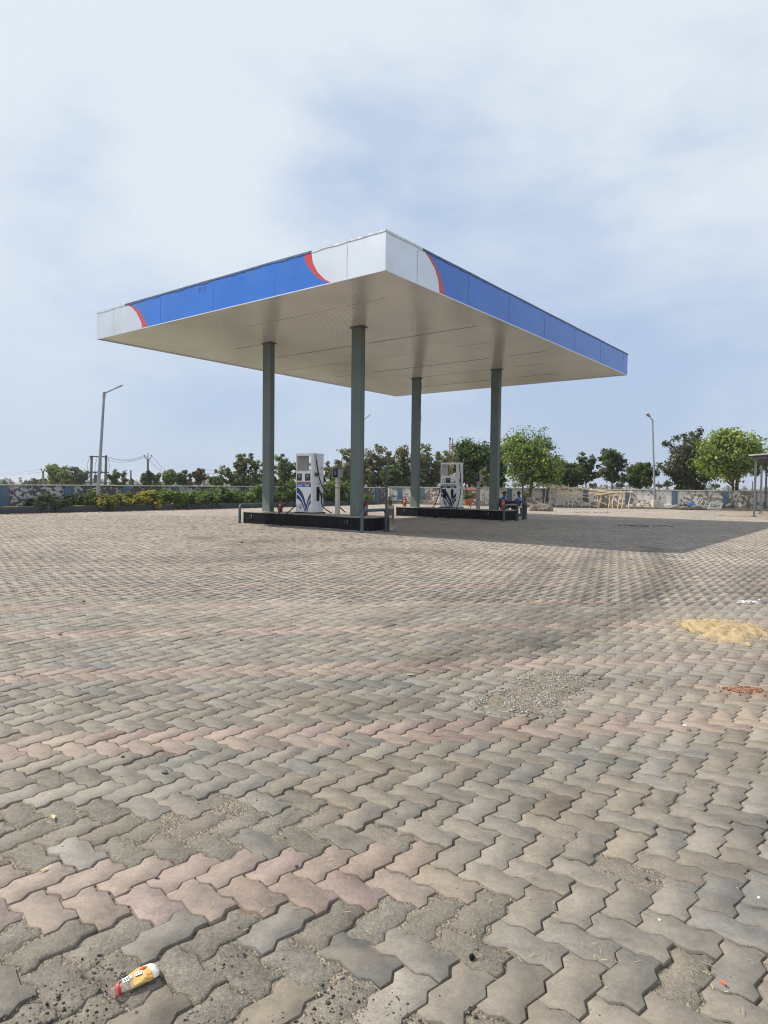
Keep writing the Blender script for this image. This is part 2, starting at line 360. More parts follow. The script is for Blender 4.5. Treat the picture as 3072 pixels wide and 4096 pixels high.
# ------------------------------------------------------------------ mesh builder
class MB:
    def __init__(s): s.v = []; s.f = []; s.m = []
    def add(s, vs, fs, mi=0):
        o = len(s.v); s.v += [tuple(p) for p in vs]; s.f += [tuple(i + o for i in f) for f in fs]; s.m += [mi] * len(fs); return s
    def box(s, x0, x1, y0, y1, z0, z1, mi=0):
        return s.add([(x0, y0, z0), (x1, y0, z0), (x1, y1, z0), (x0, y1, z0), (x0, y0, z1), (x1, y0, z1), (x1, y1, z1), (x0, y1, z1)],
                     [(0, 3, 2, 1), (4, 5, 6, 7), (0, 1, 5, 4), (1, 2, 6, 5), (2, 3, 7, 6), (3, 0, 4, 7)], mi)
    def beam(s, a, b, w, h=None, up=(0, 0, 1), mi=0):      # rectangular bar from a to b
        a, b = Vector(a), Vector(b); h = h or w; d = (b - a).normalized(); upv = Vector(up)
        sx = d.cross(upv)
        if sx.length < 1e-4: sx = d.cross(Vector((0, 1, 0)))
        sx.normalize(); sz = sx.cross(d).normalized()
        q = [(-w / 2, -h / 2), (w / 2, -h / 2), (w / 2, h / 2), (-w / 2, h / 2)]
        vs = [a + sx * i + sz * j for i, j in q] + [b + sx * i + sz * j for i, j in q]
        return s.add(vs, [(0, 1, 2, 3), (7, 6, 5, 4), (0, 4, 5, 1), (1, 5, 6, 2), (2, 6, 7, 3), (3, 7, 4, 0)], mi)
    def tube(s, pts, r, seg=10, mi=0, cap=True):
        pts = [Vector(p) for p in pts]; n = len(pts)
        rr = r if isinstance(r, (list, tuple)) else [r] * n
        vs = []; ref = None
        for i, p in enumerate(pts):
            d = (pts[min(i + 1, n - 1)] - pts[max(i - 1, 0)])
            d = d.normalized() if d.length > 1e-9 else Vector((0, 0, 1))
            if ref is None: ref = d.orthogonal().normalized()
            ref = (ref - d * ref.dot(d)); ref = ref.normalized() if ref.length > 1e-6 else d.orthogonal().normalized()
            q = d.cross(ref)
            for k in range(seg):
                a = 2 * math.pi * k / seg; vs.append(p + (ref * math.cos(a) + q * math.sin(a)) * rr[i])
        fs = [(i * seg + k, i * seg + (k + 1) % seg, (i + 1) * seg + (k + 1) % seg, (i + 1) * seg + k) for i in range(n - 1) for k in range(seg)]
        if cap: fs += [tuple(range(seg - 1, -1, -1)), tuple((n - 1) * seg + k for k in range(seg))]
        return s.add(vs, fs, mi)
    def lathe(s, prof, seg=20, c=(0, 0, 0), mi=0, tilt=None):
        vs = []
        for r, z in prof:
            for k in range(seg):
                a = 2 * math.pi * k / seg; p = Vector((r * math.cos(a), r * math.sin(a), z))
                vs.append((tilt @ p if tilt else p) + Vector(c))
        n = len(prof)
        fs = [(i * seg + k, i * seg + (k + 1) % seg, (i + 1) * seg + (k + 1) % seg, (i + 1) * seg + k) for i in range(n - 1) for k in range(seg)]
        fs += [tuple(range(seg - 1, -1, -1)), tuple((n - 1) * seg + k for k in range(seg))]
        return s.add(vs, fs, mi)
    def prism(s, poly, ext, mi=0):
        poly = [Vector(p) for p in poly]; e = Vector(ext); n = len(poly)
        return s.add(poly + [p + e for p in poly], [tuple(range(n - 1, -1, -1)), tuple(range(n, 2 * n))] + [(i, (i + 1) % n, n + (i + 1) % n, n + i) for i in range(n)], mi)
    def build(s, name, mats, parent=None, smooth=False, bevel=0, angle=35):
        me = bpy.data.meshes.new(name); me.from_pydata(s.v, [], s.f); 
        for m in (mats if isinstance(mats, (list, tuple)) else [mats]): me.materials.append(MT[m] if isinstance(m, str) else m)
        me.polygons.foreach_set('material_index', s.m)
        bm = bmesh.new(); bm.from_mesh(me); bmesh.ops.recalc_face_normals(bm, faces=bm.faces)
        if bevel:
            es = [e for e in bm.edges if len(e.link_faces) == 2 and e.calc_face_angle(0) > R_(40)]
            bmesh.ops.bevel(bm, geom=es, offset=bevel, segments=2, affect='EDGES', profile=.6, clamp_overlap=True)
        bm.to_mesh(me); bm.free()
        if smooth:
            me.polygons.foreach_set('use_smooth', [True] * len(me.polygons)); me.set_sharp_from_angle(angle=R_(angle))
        o = bpy.data.objects.new(name, me); COL.objects.link(o)
        if parent is not None: o.parent = parent
        return o
def build_each(mb, name, mats, parent=None, **k):
    # one object for every separate piece collected in mb
    par = list(range(len(mb.v)))
    def fd(i):
        while par[i] != i: par[i] = par[par[i]]; i = par[i]
        return i
    for f in mb.f:
        for a in f[1:]: par[fd(a)] = fd(f[0])
    grp = {}
    for f, mi in zip(mb.f, mb.m): grp.setdefault(fd(f[0]), []).append((f, mi))
    res = []
    for g in grp.values():
        ids = sorted({i for f, _ in g for i in f}); mp = {i: j for j, i in enumerate(ids)}
        n = MB(); n.v = [mb.v[i] for i in ids]; n.f = [tuple(mp[i] for i in f) for f, _ in g]; n.m = [mi for _, mi in g]
        res.append(n.build(name, mats, parent, **k))
    return res
def tag(o, label=None, cat=None, group=None, kind=None):
    if label: o['label'] = label
    if cat: o['category'] = cat
    if group: o['group'] = group
    if kind: o['kind'] = kind
    return o
def empty(name, loc, rz=0.0, label=None, cat=None, group=None):
    o = bpy.data.objects.new(name, None); COL.objects.link(o); o.location = loc; o.rotation_euler = (0, 0, rz); o.empty_display_size = .2
    return tag(o, label, cat, group)
def copy_tree(o, parent=None):
    c = o.copy(); COL.objects.link(c); c.parent = parent
    for ch in list(o.children): copy_tree(ch, c)
    return c
def np_mesh(name, V, loops, starts, totals, mats, parent=None, attrs=(), smooth=False):
    me = bpy.data.meshes.new(name)
    me.vertices.add(len(V)); me.vertices.foreach_set('co', np.ascontiguousarray(V, np.float32).ravel())
    me.loops.add(len(loops)); me.loops.foreach_set('vertex_index', np.ascontiguousarray(loops, np.int32))
    me.polygons.add(len(starts)); me.polygons.foreach_set('loop_start', np.ascontiguousarray(starts, np.int32))
    me.polygons.foreach_set('loop_total', np.ascontiguousarray(totals, np.int32))
    me.update(calc_edges=True)
    for nm, dat in attrs:
        if dat.ndim == 2:
            a = me.attributes.new(nm, 'FLOAT_COLOR', 'POINT')
            d = np.ones((len(V), 4), np.float32); d[:, :3] = dat; a.data.foreach_set('color', d.ravel())
        else:
            a = me.attributes.new(nm, 'FLOAT', 'POINT'); a.data.foreach_set('value', np.ascontiguousarray(dat, np.float32))
    for m in mats: me.materials.append(MT[m])
    if smooth: me.polygons.foreach_set('use_smooth', [True] * len(starts))
    o = bpy.data.objects.new(name, me); COL.objects.link(o)
    if parent is not None: o.parent = parent
    return o
def text_mesh(txt, size, mat, parent, name='lettering', loc=(0, 0, 0), rot=(math.pi / 2, 0, 0), bold=0.0, ext=.001, align='CENTER'):
    cu = bpy.data.curves.new(name, 'FONT'); cu.body = txt; cu.size = size; cu.extrude = ext; cu.offset = bold
    cu.align_x = align; cu.align_y = 'CENTER'
    o = bpy.data.objects.new(name, cu); COL.objects.link(o)
    dg = bpy.context.evaluated_depsgraph_get(); me = bpy.data.meshes.new_from_object(o.evaluated_get(dg))
    bpy.data.objects.remove(o); bpy.data.curves.remove(cu)
    me.materials.clear(); me.materials.append(MT[mat])
    q = bpy.data.objects.new(name, me); COL.objects.link(q); q.location = loc; q.rotation_euler = rot
    if parent is not None: q.parent = parent
    return q

# ------------------------------------------------------------------ the ground
def sheet(name, pts, z, mat, label=None):
    o = MB().add([(p[0], p[1], z) for p in pts], [tuple(range(len(pts)))]).build(name, mat)
    return tag(o, kind='structure')
sheet('ground', [(-2500, -60), (2500, -60), (2500, 3000), (-2500, 3000)], -.06, 'field')
KU = 19.7                                             # the kerb on the near side of the left planter (canopy plan, u)
def far_y(x, off=0.0): return 45.1 - .325 * (x - 10.48) + off * 1.05
cornx = -.9
P_l0 = UV(KU, -18); P_l1 = UV(KU, 25.6)
bed = [(P_l0.x, P_l0.y), (P_l1.x, P_l1.y), (P_l1.x + .5, far_y(P_l1.x + .5)), (40, far_y(40)), (40, -12), (-5, -12)]

rs = np.random.RandomState(11)
def vnoise(x, y, sc, seed, oct=3):
    r = np.random.RandomState(seed); o = 0; a = 1; s = 0
    for k in range(oct):
        for _ in range(4):
            th = r.rand() * 6.283; ph = r.rand() * 6.283; f = (1 + .5 * r.rand()) * 2 ** k / sc
            o = o + a * np.sin((x * math.cos(th) + y * math.sin(th)) * f * 6.283 + ph + 1.3 * np.sin((x * math.sin(th) - y * math.cos(th)) * f * 4 + ph * 2)); 
        s += a * 4; a *= .55
    return o / s * 2.2
def paving_bed():        # sandy bedding, its level varies so that some joints are full and some hollow
    gy = np.concatenate([np.arange(.2, 9, .09), np.arange(9, 22, .2), np.arange(22, 51, 1.0)]); rows = []
    nx = 150; t = np.linspace(-1, 1, nx)
    X = np.stack([t * (.70 * y + 2.2) for y in gy]); Y = np.repeat(gy[:, None], nx, 1)
    dep = np.interp(Y.ravel(), [0, 4, 8.5, 12], [1.6, 1.45, .95, .6])
    Z = -.0062 * dep + .0050 * np.clip(vnoise(X.ravel(), Y.ravel(), 1.1, 17), -1.2, 1) + .0022 * vnoise(X.ravel(), Y.ravel(), .35, 18)
    Z = np.minimum(Z, -.0012); Z = np.where(Y.ravel() > 9, np.maximum(Z, -.005), Z)
    V = np.stack([X.ravel(), Y.ravel(), Z], 1); ny = len(gy)
    a = (np.arange(ny - 1)[:, None] * nx + np.arange(nx - 1)[None]).ravel(); F = np.stack([a, a + 1, a + nx + 1, a + nx], 1)
    c = V[F].mean(1); u = (c[:, 0] - N0.x) * E1.x + (c[:, 1] - N0.y) * E1.y
    F = F[(u < KU + .1) & (c[:, 1] < far_y(c[:, 0]) + .15)]
    tag(np_mesh('paving_bed', V, F.ravel(), np.arange(len(F)) * 4, np.full(len(F), 4), ['grit']), kind='structure')
    sheet('yard_base', bed, -.03, 'grit')
def seg_dist(x, y, pts):
    d = np.full(x.shape, 1e9)
    for (ax, ay), (bx, by) in zip(pts[:-1], pts[1:]):
        t = np.clip(((x - ax) * (bx - ax) + (y - ay) * (by - ay)) / ((bx - ax) ** 2 + (by - ay) ** 2 + 1e-9), 0, 1)
        d = np.minimum(d, np.hypot(x - ax - t * (bx - ax), y - ay - t * (by - ay)))
    return d
def pts2(lst): return [(G(*p).x, G(*p).y) for p in lst]

def build_paving():
    w = .1125; uo, vo = -5.833, -9.675
    d = .086; tj = (.36, .64)
    def eu(i0, j, dirn):     # unit edge running along u from (i0,j) in direction dirn
        a = [(i0, j), (i0 + tj[0], j + d), (i0 + tj[1], j - d)]
        return a if dirn > 0 else [(i0 + 1, j)] + a[:0:-1]
    def ev(i, j0, dirn):
        a = [(i, j0), (i - d, j0 + tj[0]), (i + d, j0 + tj[1])]
        return a if dirn > 0 else [(i, j0 + 1)] + a[:0:-1]
    A = np.array(eu(0, 0, 1) + ev(1, 0, 1) + ev(1, 1, 1) + eu(0, 2, -1) + ev(0, 1, -1) + ev(0, 0, -1))
    Bp = np.array(eu(-1, -1, 1) + eu(0, -1, 1) + ev(1, -1, 1) + eu(0, 0, -1) + eu(-1, 0, -1) + ev(-1, -1, -1))
    def inset(P, g):
        n = len(P); o = np.zeros_like(P)
        for i in range(n):
            a = P[i] - P[i - 1]; b = P[(i + 1) % n] - P[i]
            a /= np.hypot(*a); b /= np.hypot(*b)
            na = np.array([-a[1], a[0]]); nb = np.array([-b[1], b[0]])
            m = na + nb; m /= np.hypot(*m); c = max(.45, m @ na)
            o[i] = P[i] + m * g / c
        return o
    kk, jj = np.meshgrid(np.arange(-40, 260), np.arange(-190, 190), indexing='ij')
    kk = kk.ravel(); jj = jj.ravel()
    res = []
    for typ, P in ((0, A), (1, Bp)):
        i0 = 2 * kk - jj; j0 = 2 * kk + jj
        cx_ = i0 + P[:, 0].mean(); cy_ = j0 + P[:, 1].mean()
        u = uo + cx_ * w; v = vo + cy_ * w
        x = N0.x + E1.x * u + E2.x * v; y = N0.y + E1.y * u + E2.y * v
        ok = (y > .35) & (np.abs(x) < .66 * y + 1.5) & (u < KU - .12) & (y < far_y(x) - .1) & (y < 52) & (x < 31)
        res.append((np.full(ok.sum(), typ), i0[ok], j0[ok], kk[ok], jj[ok], u[ok], v[ok], x[ok], y[ok]))
    typ, i0, j0, k, j, u, v, x, y = [np.concatenate(q) for q in zip(*res)]
    n = len(x); r = rs
    # real colour of each block
    red = (k % 4 == 0) & (r.rand(n) > .05)
    red &= ~((k == -4) & ((v - u) > -1.78))
    red &= ~((k < -4) & (k % 4 == 0))
    g = .143 * (1 + .105 * r.randn(n)); hue = r.randn(n)
    col = np.stack([g * (1.08 + .03 * hue), g, g * (.865 - .03 * hue)], 1)
    warm = vnoise(x, y, 3.0, 5)
    col *= (1 + .03 * warm[:, None] * np.array([1.2, .2, -1.6]))
    cool = np.clip(-(x + .25 * y) * .9 + .6, 0, 1) * (y < 6)
    col *= 1 - .05 * cool[:, None] * np.array([1.4, .8, .5])
    rb_ = 1 + .06 * r.randn(n); rc = np.stack([.200 * rb_, .149 * rb_ * (1 + .03 * r.randn(n)), .130 * rb_ * (1 + .04 * r.randn(n))], 1)
    col[red] = rc[red]
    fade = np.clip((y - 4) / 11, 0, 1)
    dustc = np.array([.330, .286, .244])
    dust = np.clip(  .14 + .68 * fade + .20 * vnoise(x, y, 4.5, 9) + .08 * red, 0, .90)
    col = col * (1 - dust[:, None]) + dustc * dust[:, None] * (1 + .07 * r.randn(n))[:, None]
    # tyre marks and oil
    for lst, wd, am in (([(2600, 2190), (2660, 2240), (2640, 2340), (2520, 2440), (2200, 2560), (1700, 2640)], .26, .20),
                        ([(2450, 2200), (2330, 2260), (2400, 2330), (2300, 2420), (1900, 2540)], .24, .13),
                        ([(2150, 2230), (2190, 2270), (2050, 2360), (1500, 2480)], .25, .13),
                        ([(900, 2240), (1500, 2200), (2100, 2230)], .5, .12),
                        ([(3072, 2270), (2980, 2330), (3072, 2400)], .35, .12),
                        ([(3060, 3020), (2950, 3200), (2990, 3500)], .10, .10),
                        ([(0, 2230), (600, 2245), (1100, 2190)], .6, .10)):
        dd = seg_dist(x, y, pts2(lst)); col *= (1 - 2.2 * am * np.exp(-(dd / wd) ** 2))[:, None]
    for (px, py), rr, am in (((830, 2153), .35, .45), ((1000, 2172), .55, .3), ((780, 2150), .3, .35), ((1250, 2160), .6, .25), ((1080, 2165), .35, .35), ((90, 2147), .3, .4), ((500, 2150), .3, .25),
                             ((1900, 2140), 1.0, .3), ((1700, 2130), .8, .3), ((2300, 2160), 1.0, .25)):
        p = G(px, py); col *= (1 - am * np.exp(-(((x - p.x) ** 2 + ((y - p.y) * .6) ** 2) / rr ** 2)))[:, None]
    for (px, py), rx, ry, cc, am in (((2890, 2530), .75, .55, (.38, .30, .19), .35), ((3000, 2880), .3, .25, (.38, .30, .19), .3), ((2560, 2275), .4, .5, (.38, .30, .19), .35), ((2985, 2762), .25, .15, (.30, .19, .13), .45), ((2720, 2758), .25, .12, (.31, .22, .16), .4), ((2110, 2790), .55, .4, (.27, .245, .21), .4)):
        p = G(px, py); wq = am * np.exp(-(((x - p.x) / rx) ** 2 + ((y - p.y) / ry) ** 2)); col = col * (1 - wq[:, None]) + np.array(cc) * wq[:, None]
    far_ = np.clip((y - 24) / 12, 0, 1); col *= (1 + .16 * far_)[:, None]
    # worn blocks: crumbled face, rounded edge
    near = y < 9
    t = u + v
    wp = np.full(n, .035)
    low = (t < -17.36)
    wp[low & (x < .36)] = .62
    wp[low & (x < -.1) & (y < 1.85)] = .78
    mid = (t > -17.0) & (t < -16.25)
    wp[mid & (x < -.32)] = .7
    wp[mid & (x >= -.32) & (x < .2)] = .25
    wp[red & (k != -4)] = .07
    wp[(k == -4) & red] = .0
    wp[y > 9] = .02
    worn = (r.rand(n) < wp)
    col[worn] = col[worn] * .35 + np.array([.215, .193, .158]) * .65
    col *= (1 + .05 * r.randn(n))[:, None]
    col = np.clip(col, .03, .5)
    print('pavers', n)
    def emit(mask, rings):
        Vs = []; Ls = []; St = []; Tt = []; Cs = []; Ws = []; vo_ = 0; lo_ = 0
        for tp, P in ((0, A), (1, Bp)):
            for wv in (False, True):
                ii = np.where(mask & (typ == tp) & (worn == wv))[0]
                if len(ii) == 0: continue
                m = len(ii); np_ = len(P)
                gp = np.interp(y[ii], [3, 7, 10, 16, 40], [.030, .020, .009, .004, .003]) * (1 + .22 * r.randn(m)).clip(.5, 1.6)
                if wv: gp = gp * 1.5
                Dv = inset(P, 1.) - P
                lay = {3: [(0., -.035), (0., -.0014 if not wv else -.006), (.011 if not wv else .07, 0.)], 2: [(0., -.02), (.005, 0.)], 1: [(0., 0.)]}[rings]
                tl = r.randn(m, 2) * (.005 if rings > 1 else .003); zo = r.randn(m) * (.0016 if rings > 1 else .0008) - (.0025 if wv else 0)
                jit = r.randn(m, np_, 2) * (.0 if not wv else .028) + r.randn(m, 1, 2) * .012
                allv = []
                ctr = P.mean(0)
                for eg, dz in lay:
                    Qm = P[None] + Dv[None] * (gp[:, None, None] + eg); Q = P
                    pu = uo + (i0[ii][:, None] + Qm[:, :, 0] + jit[:, :, 0]) * w
                    pv = vo + (j0[ii][:, None] + Qm[:, :, 1] + jit[:, :, 1]) * w
                    lx = (Q[:, 0] - ctr[0]) * w; ly = (Q[:, 1] - ctr[1]) * w
                    zz = dz + zo[:, None] + tl[:, :1] * lx + tl[:, 1:] * ly
                    X = N0.x + E1.x * pu + E2.x * pv; Y = N0.y + E1.y * pu + E2.y * pv
                    allv.append(np.stack([X, Y, zz], 2))
                nl = len(lay); vv = np.concatenate(allv, 1)          # m, nl*np_, 3
                loc = []; tot = []
                for q in range(nl - 1):
                    for s in range(np_):
                        s2 = (s + 1) % np_; loc += [q * np_ + s, q * np_ + s2, (q + 1) * np_ + s2, (q + 1) * np_ + s]; tot.append(4)
                loc += [(nl - 1) * np_ + s for s in range(np_)]; tot.append(np_)
                loc = np.array(loc); tot = np.array(tot)
                base = vo_ + np.arange(m) * nl * np_
                Ls.append((base[:, None] + loc[None]).ravel()); Tt.append(np.tile(tot, m))
                Vs.append(vv.reshape(-1, 3)); Cs.append(np.repeat(col[ii], nl * np_, 0)); Ws.append(np.full(m * nl * np_, float(wv)))
                vo_ += m * nl * np_
        T = np.concatenate(Tt); st = np.concatenate([[0], np.cumsum(T)[:-1]])
        return np.concatenate(Vs), np.concatenate(Ls), st, T, np.concatenate(Cs), np.concatenate(Ws)
    parts = [emit(y < 7.5, 3), emit((y >= 7.5) & (y < 27), 2), emit(y >= 27, 1)]
    V = np.concatenate([p[0] for p in parts]); off = 0; L = []
    for p in parts: L.append(p[1] + off); off += len(p[0])
    T = np.concatenate([p[3] for p in parts]); st = np.concatenate([[0], np.cumsum(T)[:-1]])
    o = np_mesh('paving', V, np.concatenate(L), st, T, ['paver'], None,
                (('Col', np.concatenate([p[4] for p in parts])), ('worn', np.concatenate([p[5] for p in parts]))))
    return tag(o, kind='structure')
paving_bed()
build_paving()

# loose material lying on the blocks -------------------------------------------------
ICO_V = None
def ico():
    global ICO_V
    if ICO_V is None:
        bm = bmesh.new(); bmesh.ops.create_icosphere(bm, subdivisions=1, radius=1)
        ICO_V = (np.array([v.co[:] for v in bm.verts]), np.array([[v.index for v in f.verts] for f in bm.faces])); bm.free()
    return ICO_V
def scatter_stones(name, pos, size, cols, seed, flat=.65):
    iv, fc = ico(); r = np.random.RandomState(seed); n = len(pos)
    sc = size[:, None, None] * (1 + .35 * r.randn(n, 1, 3)).clip(.4, 1.8) * np.array([1, 1, flat])
    v = iv[None] * sc * (1 + .16 * r.randn(n, len(iv), 1))
    th = r.rand(n) * 6.283; c, s = np.cos(th)[:, None], np.sin(th)[:, None]
    x = v[:, :, 0] * c - v[:, :, 1] * s; y = v[:, :, 0] * s + v[:, :, 1] * c
    V = np.stack([x, y, v[:, :, 2]], 2) + pos[:, None, :] + np.array([0, 0, 1]) * (size * flat * .55)[:, None, None]
    m = len(iv); F = (fc[None] + (np.arange(n) * m)[:, None, None]).reshape(-1)
    k = n * len(fc)
    return np_mesh(name, V.reshape(-1, 3), F, np.arange(k) * 3, np.full(k, 3), ['stones'], None, (('Col', np.repeat(cols, m, 0)),))
def stone_cols(n, r, lo=.04, hi=.36):
    g = lo + (hi - lo) * r.rand(n) ** 1.6
    return np.stack([g * 1.05, g * .98, g * .88], 1)
def poly_mask(x, y, poly):
    c = np.zeros(x.shape, bool); n = len(poly)
    for i in range(n):
        x1, y1 = poly[i]; x2, y2 = poly[(i + 1) % n]
        q = ((y1 > y) != (y2 > y)) & (x < (x2 - x1) * (y - y1) / (y2 - y1 + 1e-12) + x1); c ^= q
    return c
def in_poly(n, poly, r):
    xs = [p[0] for p in poly]; ys = [p[1] for p in poly]
    x = r.uniform(min(xs), max(xs), n * 3); y = r.uniform(min(ys), max(ys), n * 3)
    k = poly_mask(x, y, poly); return np.stack([x[k], y[k]], 1)[:n]
r = np.random.RandomState(21)
# dark chippings washed out of the crumbling blocks
q = in_poly(5200, [(-1.5, 1.25), (-.2, 1.3), (.62, 1.45), (.52, 1.70), (.25, 1.86), (-.5, 1.80), (-1.6, 1.9)], r)
dens = vnoise(q[:, 0], q[:, 1], .5, 33) + .25 - 1.1 * np.clip(q[:, 1] - 1.62, 0, 1) * 3 + .3 * (q[:, 0] < 0)
q = q[(dens + .35 * r.randn(len(q))) > .40]
sz = .0016 + .0034 * r.rand(len(q)) ** 2.6
o = scatter_stones('loose_chippings', np.c_[q, np.full(len(q), -.003)], sz, stone_cols(len(q), r, .03, .24), 4)
tag(o, 'dark loose chippings scattered over crumbled paving blocks near the bottle', 'gravel', kind='stuff')
# crumbs in the open joints further up and to the right
q = in_poly(2600, [(-2.4, 1.9), (.4, 1.55), (1.5, 1.5), (3.0, 3.6), (2.8, 6.5), (-3.2, 6.0)], r)
q = q[vnoise(q[:, 0], q[:, 1], 1.0, 41) > .25]
sz = .0014 + .0026 * r.rand(len(q)) ** 3
o = scatter_stones('paving_crumbs', np.c_[q, np.full(len(q), -.001)], sz, stone_cols(len(q), r, .04, .32), 6)
tag(o, 'fine grit and crumbs sprinkled across the middle of the paving', 'grit', kind='stuff')
# dry straw in the joints
def straw(name, poly, n, seed, label):
    r = np.random.RandomState(seed); q = in_poly(n, poly, r); q = q[vnoise(q[:, 0], q[:, 1], .45, seed) > .3]; m = len(q)
    th = r.rand(m) * 6.28; Ln = .003 + .010 * r.rand(m) ** 1.5; wd = .0008
    dx, dy = np.cos(th) * Ln, np.sin(th) * Ln; nx, ny = -np.sin(th) * wd, np.cos(th) * wd
    z = .003 + .004 * r.rand(m)
    P = np.stack([np.c_[q[:, 0] - dx - nx, q[:, 1] - dy - ny, z], np.c_[q[:, 0] + dx - nx, q[:, 1] + dy - ny, z + .002],
                  np.c_[q[:, 0] + dx + nx, q[:, 1] + dy + ny, z + .002], np.c_[q[:, 0] - dx + nx, q[:, 1] - dy + ny, z]], 1)
    k = r.rand(m); c = np.stack([.30 + .24 * k, .22 + .19 * k, .10 + .12 * k], 1)
    o = np_mesh(name, P.reshape(-1, 3), np.arange(4 * m), np.arange(m) * 4, np.full(m, 4), ['stones'], None, (('Col', np.repeat(c, 4, 0)),))
    return tag(o, label, 'straw', kind='stuff')
straw('straw_bits', [(.3, 1.4), (1.3, 1.5), (1.3, 2.6), (.2, 2.2)], 420, 51, 'dry straw bits caught in the wide joints of the right-hand foreground blocks')
straw('straw_litter', [(-1.6, 1.75), (.3, 1.9), (.2, 2.4), (-1.6, 2.3)], 260, 52, 'dry grass bits between the crumbled blocks left of centre')

def mound(name, poly, hmax, edge, res, mat, nz, seed, nsc=.2, parent=None):
    xs = [p[0] for p in poly]; ys = [p[1] for p in poly]
    gx = np.arange(min(xs) - res, max(xs) + res * 2, res); gy = np.arange(min(ys) - res, max(ys) + res * 2, res)
    X, Y = np.meshgrid(gx, gy); x = X.ravel(); y = Y.ravel()
    ins = poly_mask(x, y, poly); d = seg_dist(x, y, poly + [poly[0]]) * np.where(ins, 1, -1)
    d = d + .35 * edge * vnoise(x, y, nsc, seed)
    h = hmax * np.clip(d / edge, -1, 1) ; h = np.where(d > 0, hmax * (1 - np.exp(-d / edge * 1.6)), d / edge * hmax * .8)
    z = h * (1 + nz * vnoise(x, y, nsc * .8, seed + 1)) - .002 + np.where(d > 0, nz * .12 * hmax * vnoise(x, y, nsc * .22, seed + 2), 0)
    z = np.maximum(z, -.0068)
    nx = len(gx); ny = len(gy)
    a = (np.arange(ny - 1)[:, None] * nx + np.arange(nx - 1)[None]).ravel()
    F = np.stack([a, a + 1, a + nx + 1, a + nx], 1)
    keep = (z[F].max(1) > -.010); F = F[keep]
    used = np.unique(F); mp = np.full(len(x), -1); mp[used] = np.arange(len(used)); F = mp[F]
    V = np.stack([x, y, z], 1)[used]
    return np_mesh(name, V, F.ravel(), np.arange(len(F)) * 4, np.full(len(F), 4), [mat], parent, smooth=True)
zs = lambda x, y: (2700 + x * .22612, 2400 + y * .22612)
sand_poly = pts2([zs(*p) for p in [(90, 410), (150, 365), (350, 352), (600, 360), (850, 362), (1000, 385), (1250, 440), (1530, 475), (1580, 560), (1500, 620), (1350, 640), (1270, 690), (1230, 770), (1160, 805), (1050, 775), (900, 730), (700, 700), (560, 650), (470, 580), (320, 530), (200, 500), (100, 450)]])
tag(mound('sand_patch', sand_poly, .055, .30, .018, 'sand', .6, 61, .3), 'patch of spilt yellow sand on the paving at right', 'sand', kind='stuff')
q = in_poly(2600, sand_poly, r); dd_ = seg_dist(q[:, 0], q[:, 1], sand_poly + sand_poly[:1]); q = q[dd_ < .16]; q = q + .10 * r.randn(*q.shape)
tag(scatter_stones('sand_grains', np.c_[q, np.zeros(len(q))], .003 + .006 * r.rand(len(q)) ** 2, np.array([.37, .28, .158]) * (.8 + .4 * r.rand(len(q), 1)), 16, .4), 'loose grains trailing off the edge of the yellow sand', 'sand', kind='stuff')
zg = lambda x, y: (1536 + x * .926, 2000 + y * .926)
grav_poly = pts2([zg(*p) for p in [(405, 880), (430, 850), (520, 830), (580, 790), (640, 755), (760, 745), (850, 770), (880, 800), (800, 840), (760, 880), (720, 910), (650, 932), (560, 920), (470, 905)]])
M_grav = MT['grit']
tag(mound('mortar_spill', grav_poly, .006, .06, .012, 'grit', .6, 71, .12), 'thin grey spill of dried mortar grit right of centre', 'mortar', kind='stuff')
q = in_poly(5200, grav_poly, r); dd_ = seg_dist(q[:, 0], q[:, 1], grav_poly + grav_poly[:1]); q = q + .05 * r.randn(*q.shape) * (dd_ < .08)[:, None]; q = q[(vnoise(q[:, 0], q[:, 1], .35, 12) > -.25)]; sz = .002 + .0045 * r.rand(len(q)) ** 2
tag(scatter_stones('gravel_patch', np.c_[q, np.full(len(q), .003)], sz, stone_cols(len(q), r, .15, .46), 8), 'pale coarse gravel spread over the mortar spill right of centre', 'gravel', kind='stuff')
c = G(*zs(1230, 1600))
brick_poly = [(c.x + math.cos(a) * (.125 + .02 * math.sin(3 * a)), c.y + math.sin(a) * (.075 + .012 * math.cos(2 * a))) for a in np.linspace(0, 6.283, 22)[:-1]]
tag(mound('brick_dust', brick_poly, .008, .035, .008, 'brickdust', .6, 81, .1), 'thin smear of red brick dust under the broken brick crumbs', 'brick dust', kind='stuff')
q = in_poly(420, brick_poly, r); q = np.r_[q, np.c_[c.x - .02 + .13 * r.randn(110), c.y + .07 * r.randn(110)]]
k = r.rand(len(q)); bc = np.stack([.15 + .22 * k, .065 + .125 * k, .045 + .085 * k], 1)
tag(scatter_stones('brick_crumbs', np.c_[q, np.full(len(q), .004)], .0015 + .0065 * r.rand(len(q)) ** 2.6, bc, 9), 'broken red brick crumbs heaped at the right edge of the paving', 'rubble', kind='stuff')
# sunken dark spot in the canopy's shadow
c = G(2590, 2104)
pit_poly = [(c.x + math.cos(a) * (.95 + .2 * math.sin(5 * a)), c.y + math.sin(a) * (.42 + .1 * math.cos(3 * a))) for a in np.linspace(0, 6.283, 26)[:-1]]
q = in_poly(200, pit_poly, r); q = q[vnoise(q[:, 0], q[:, 1], .7, 5) > -.1]
tag(scatter_stones('dark_debris', np.c_[q, np.full(len(q), 0.)], .015 + .04 * r.rand(len(q)) ** 2, stone_cols(len(q), r, .05, .15), 10, .25), 'dark patch of broken debris in the shade of the canopy', 'debris', kind='stuff')

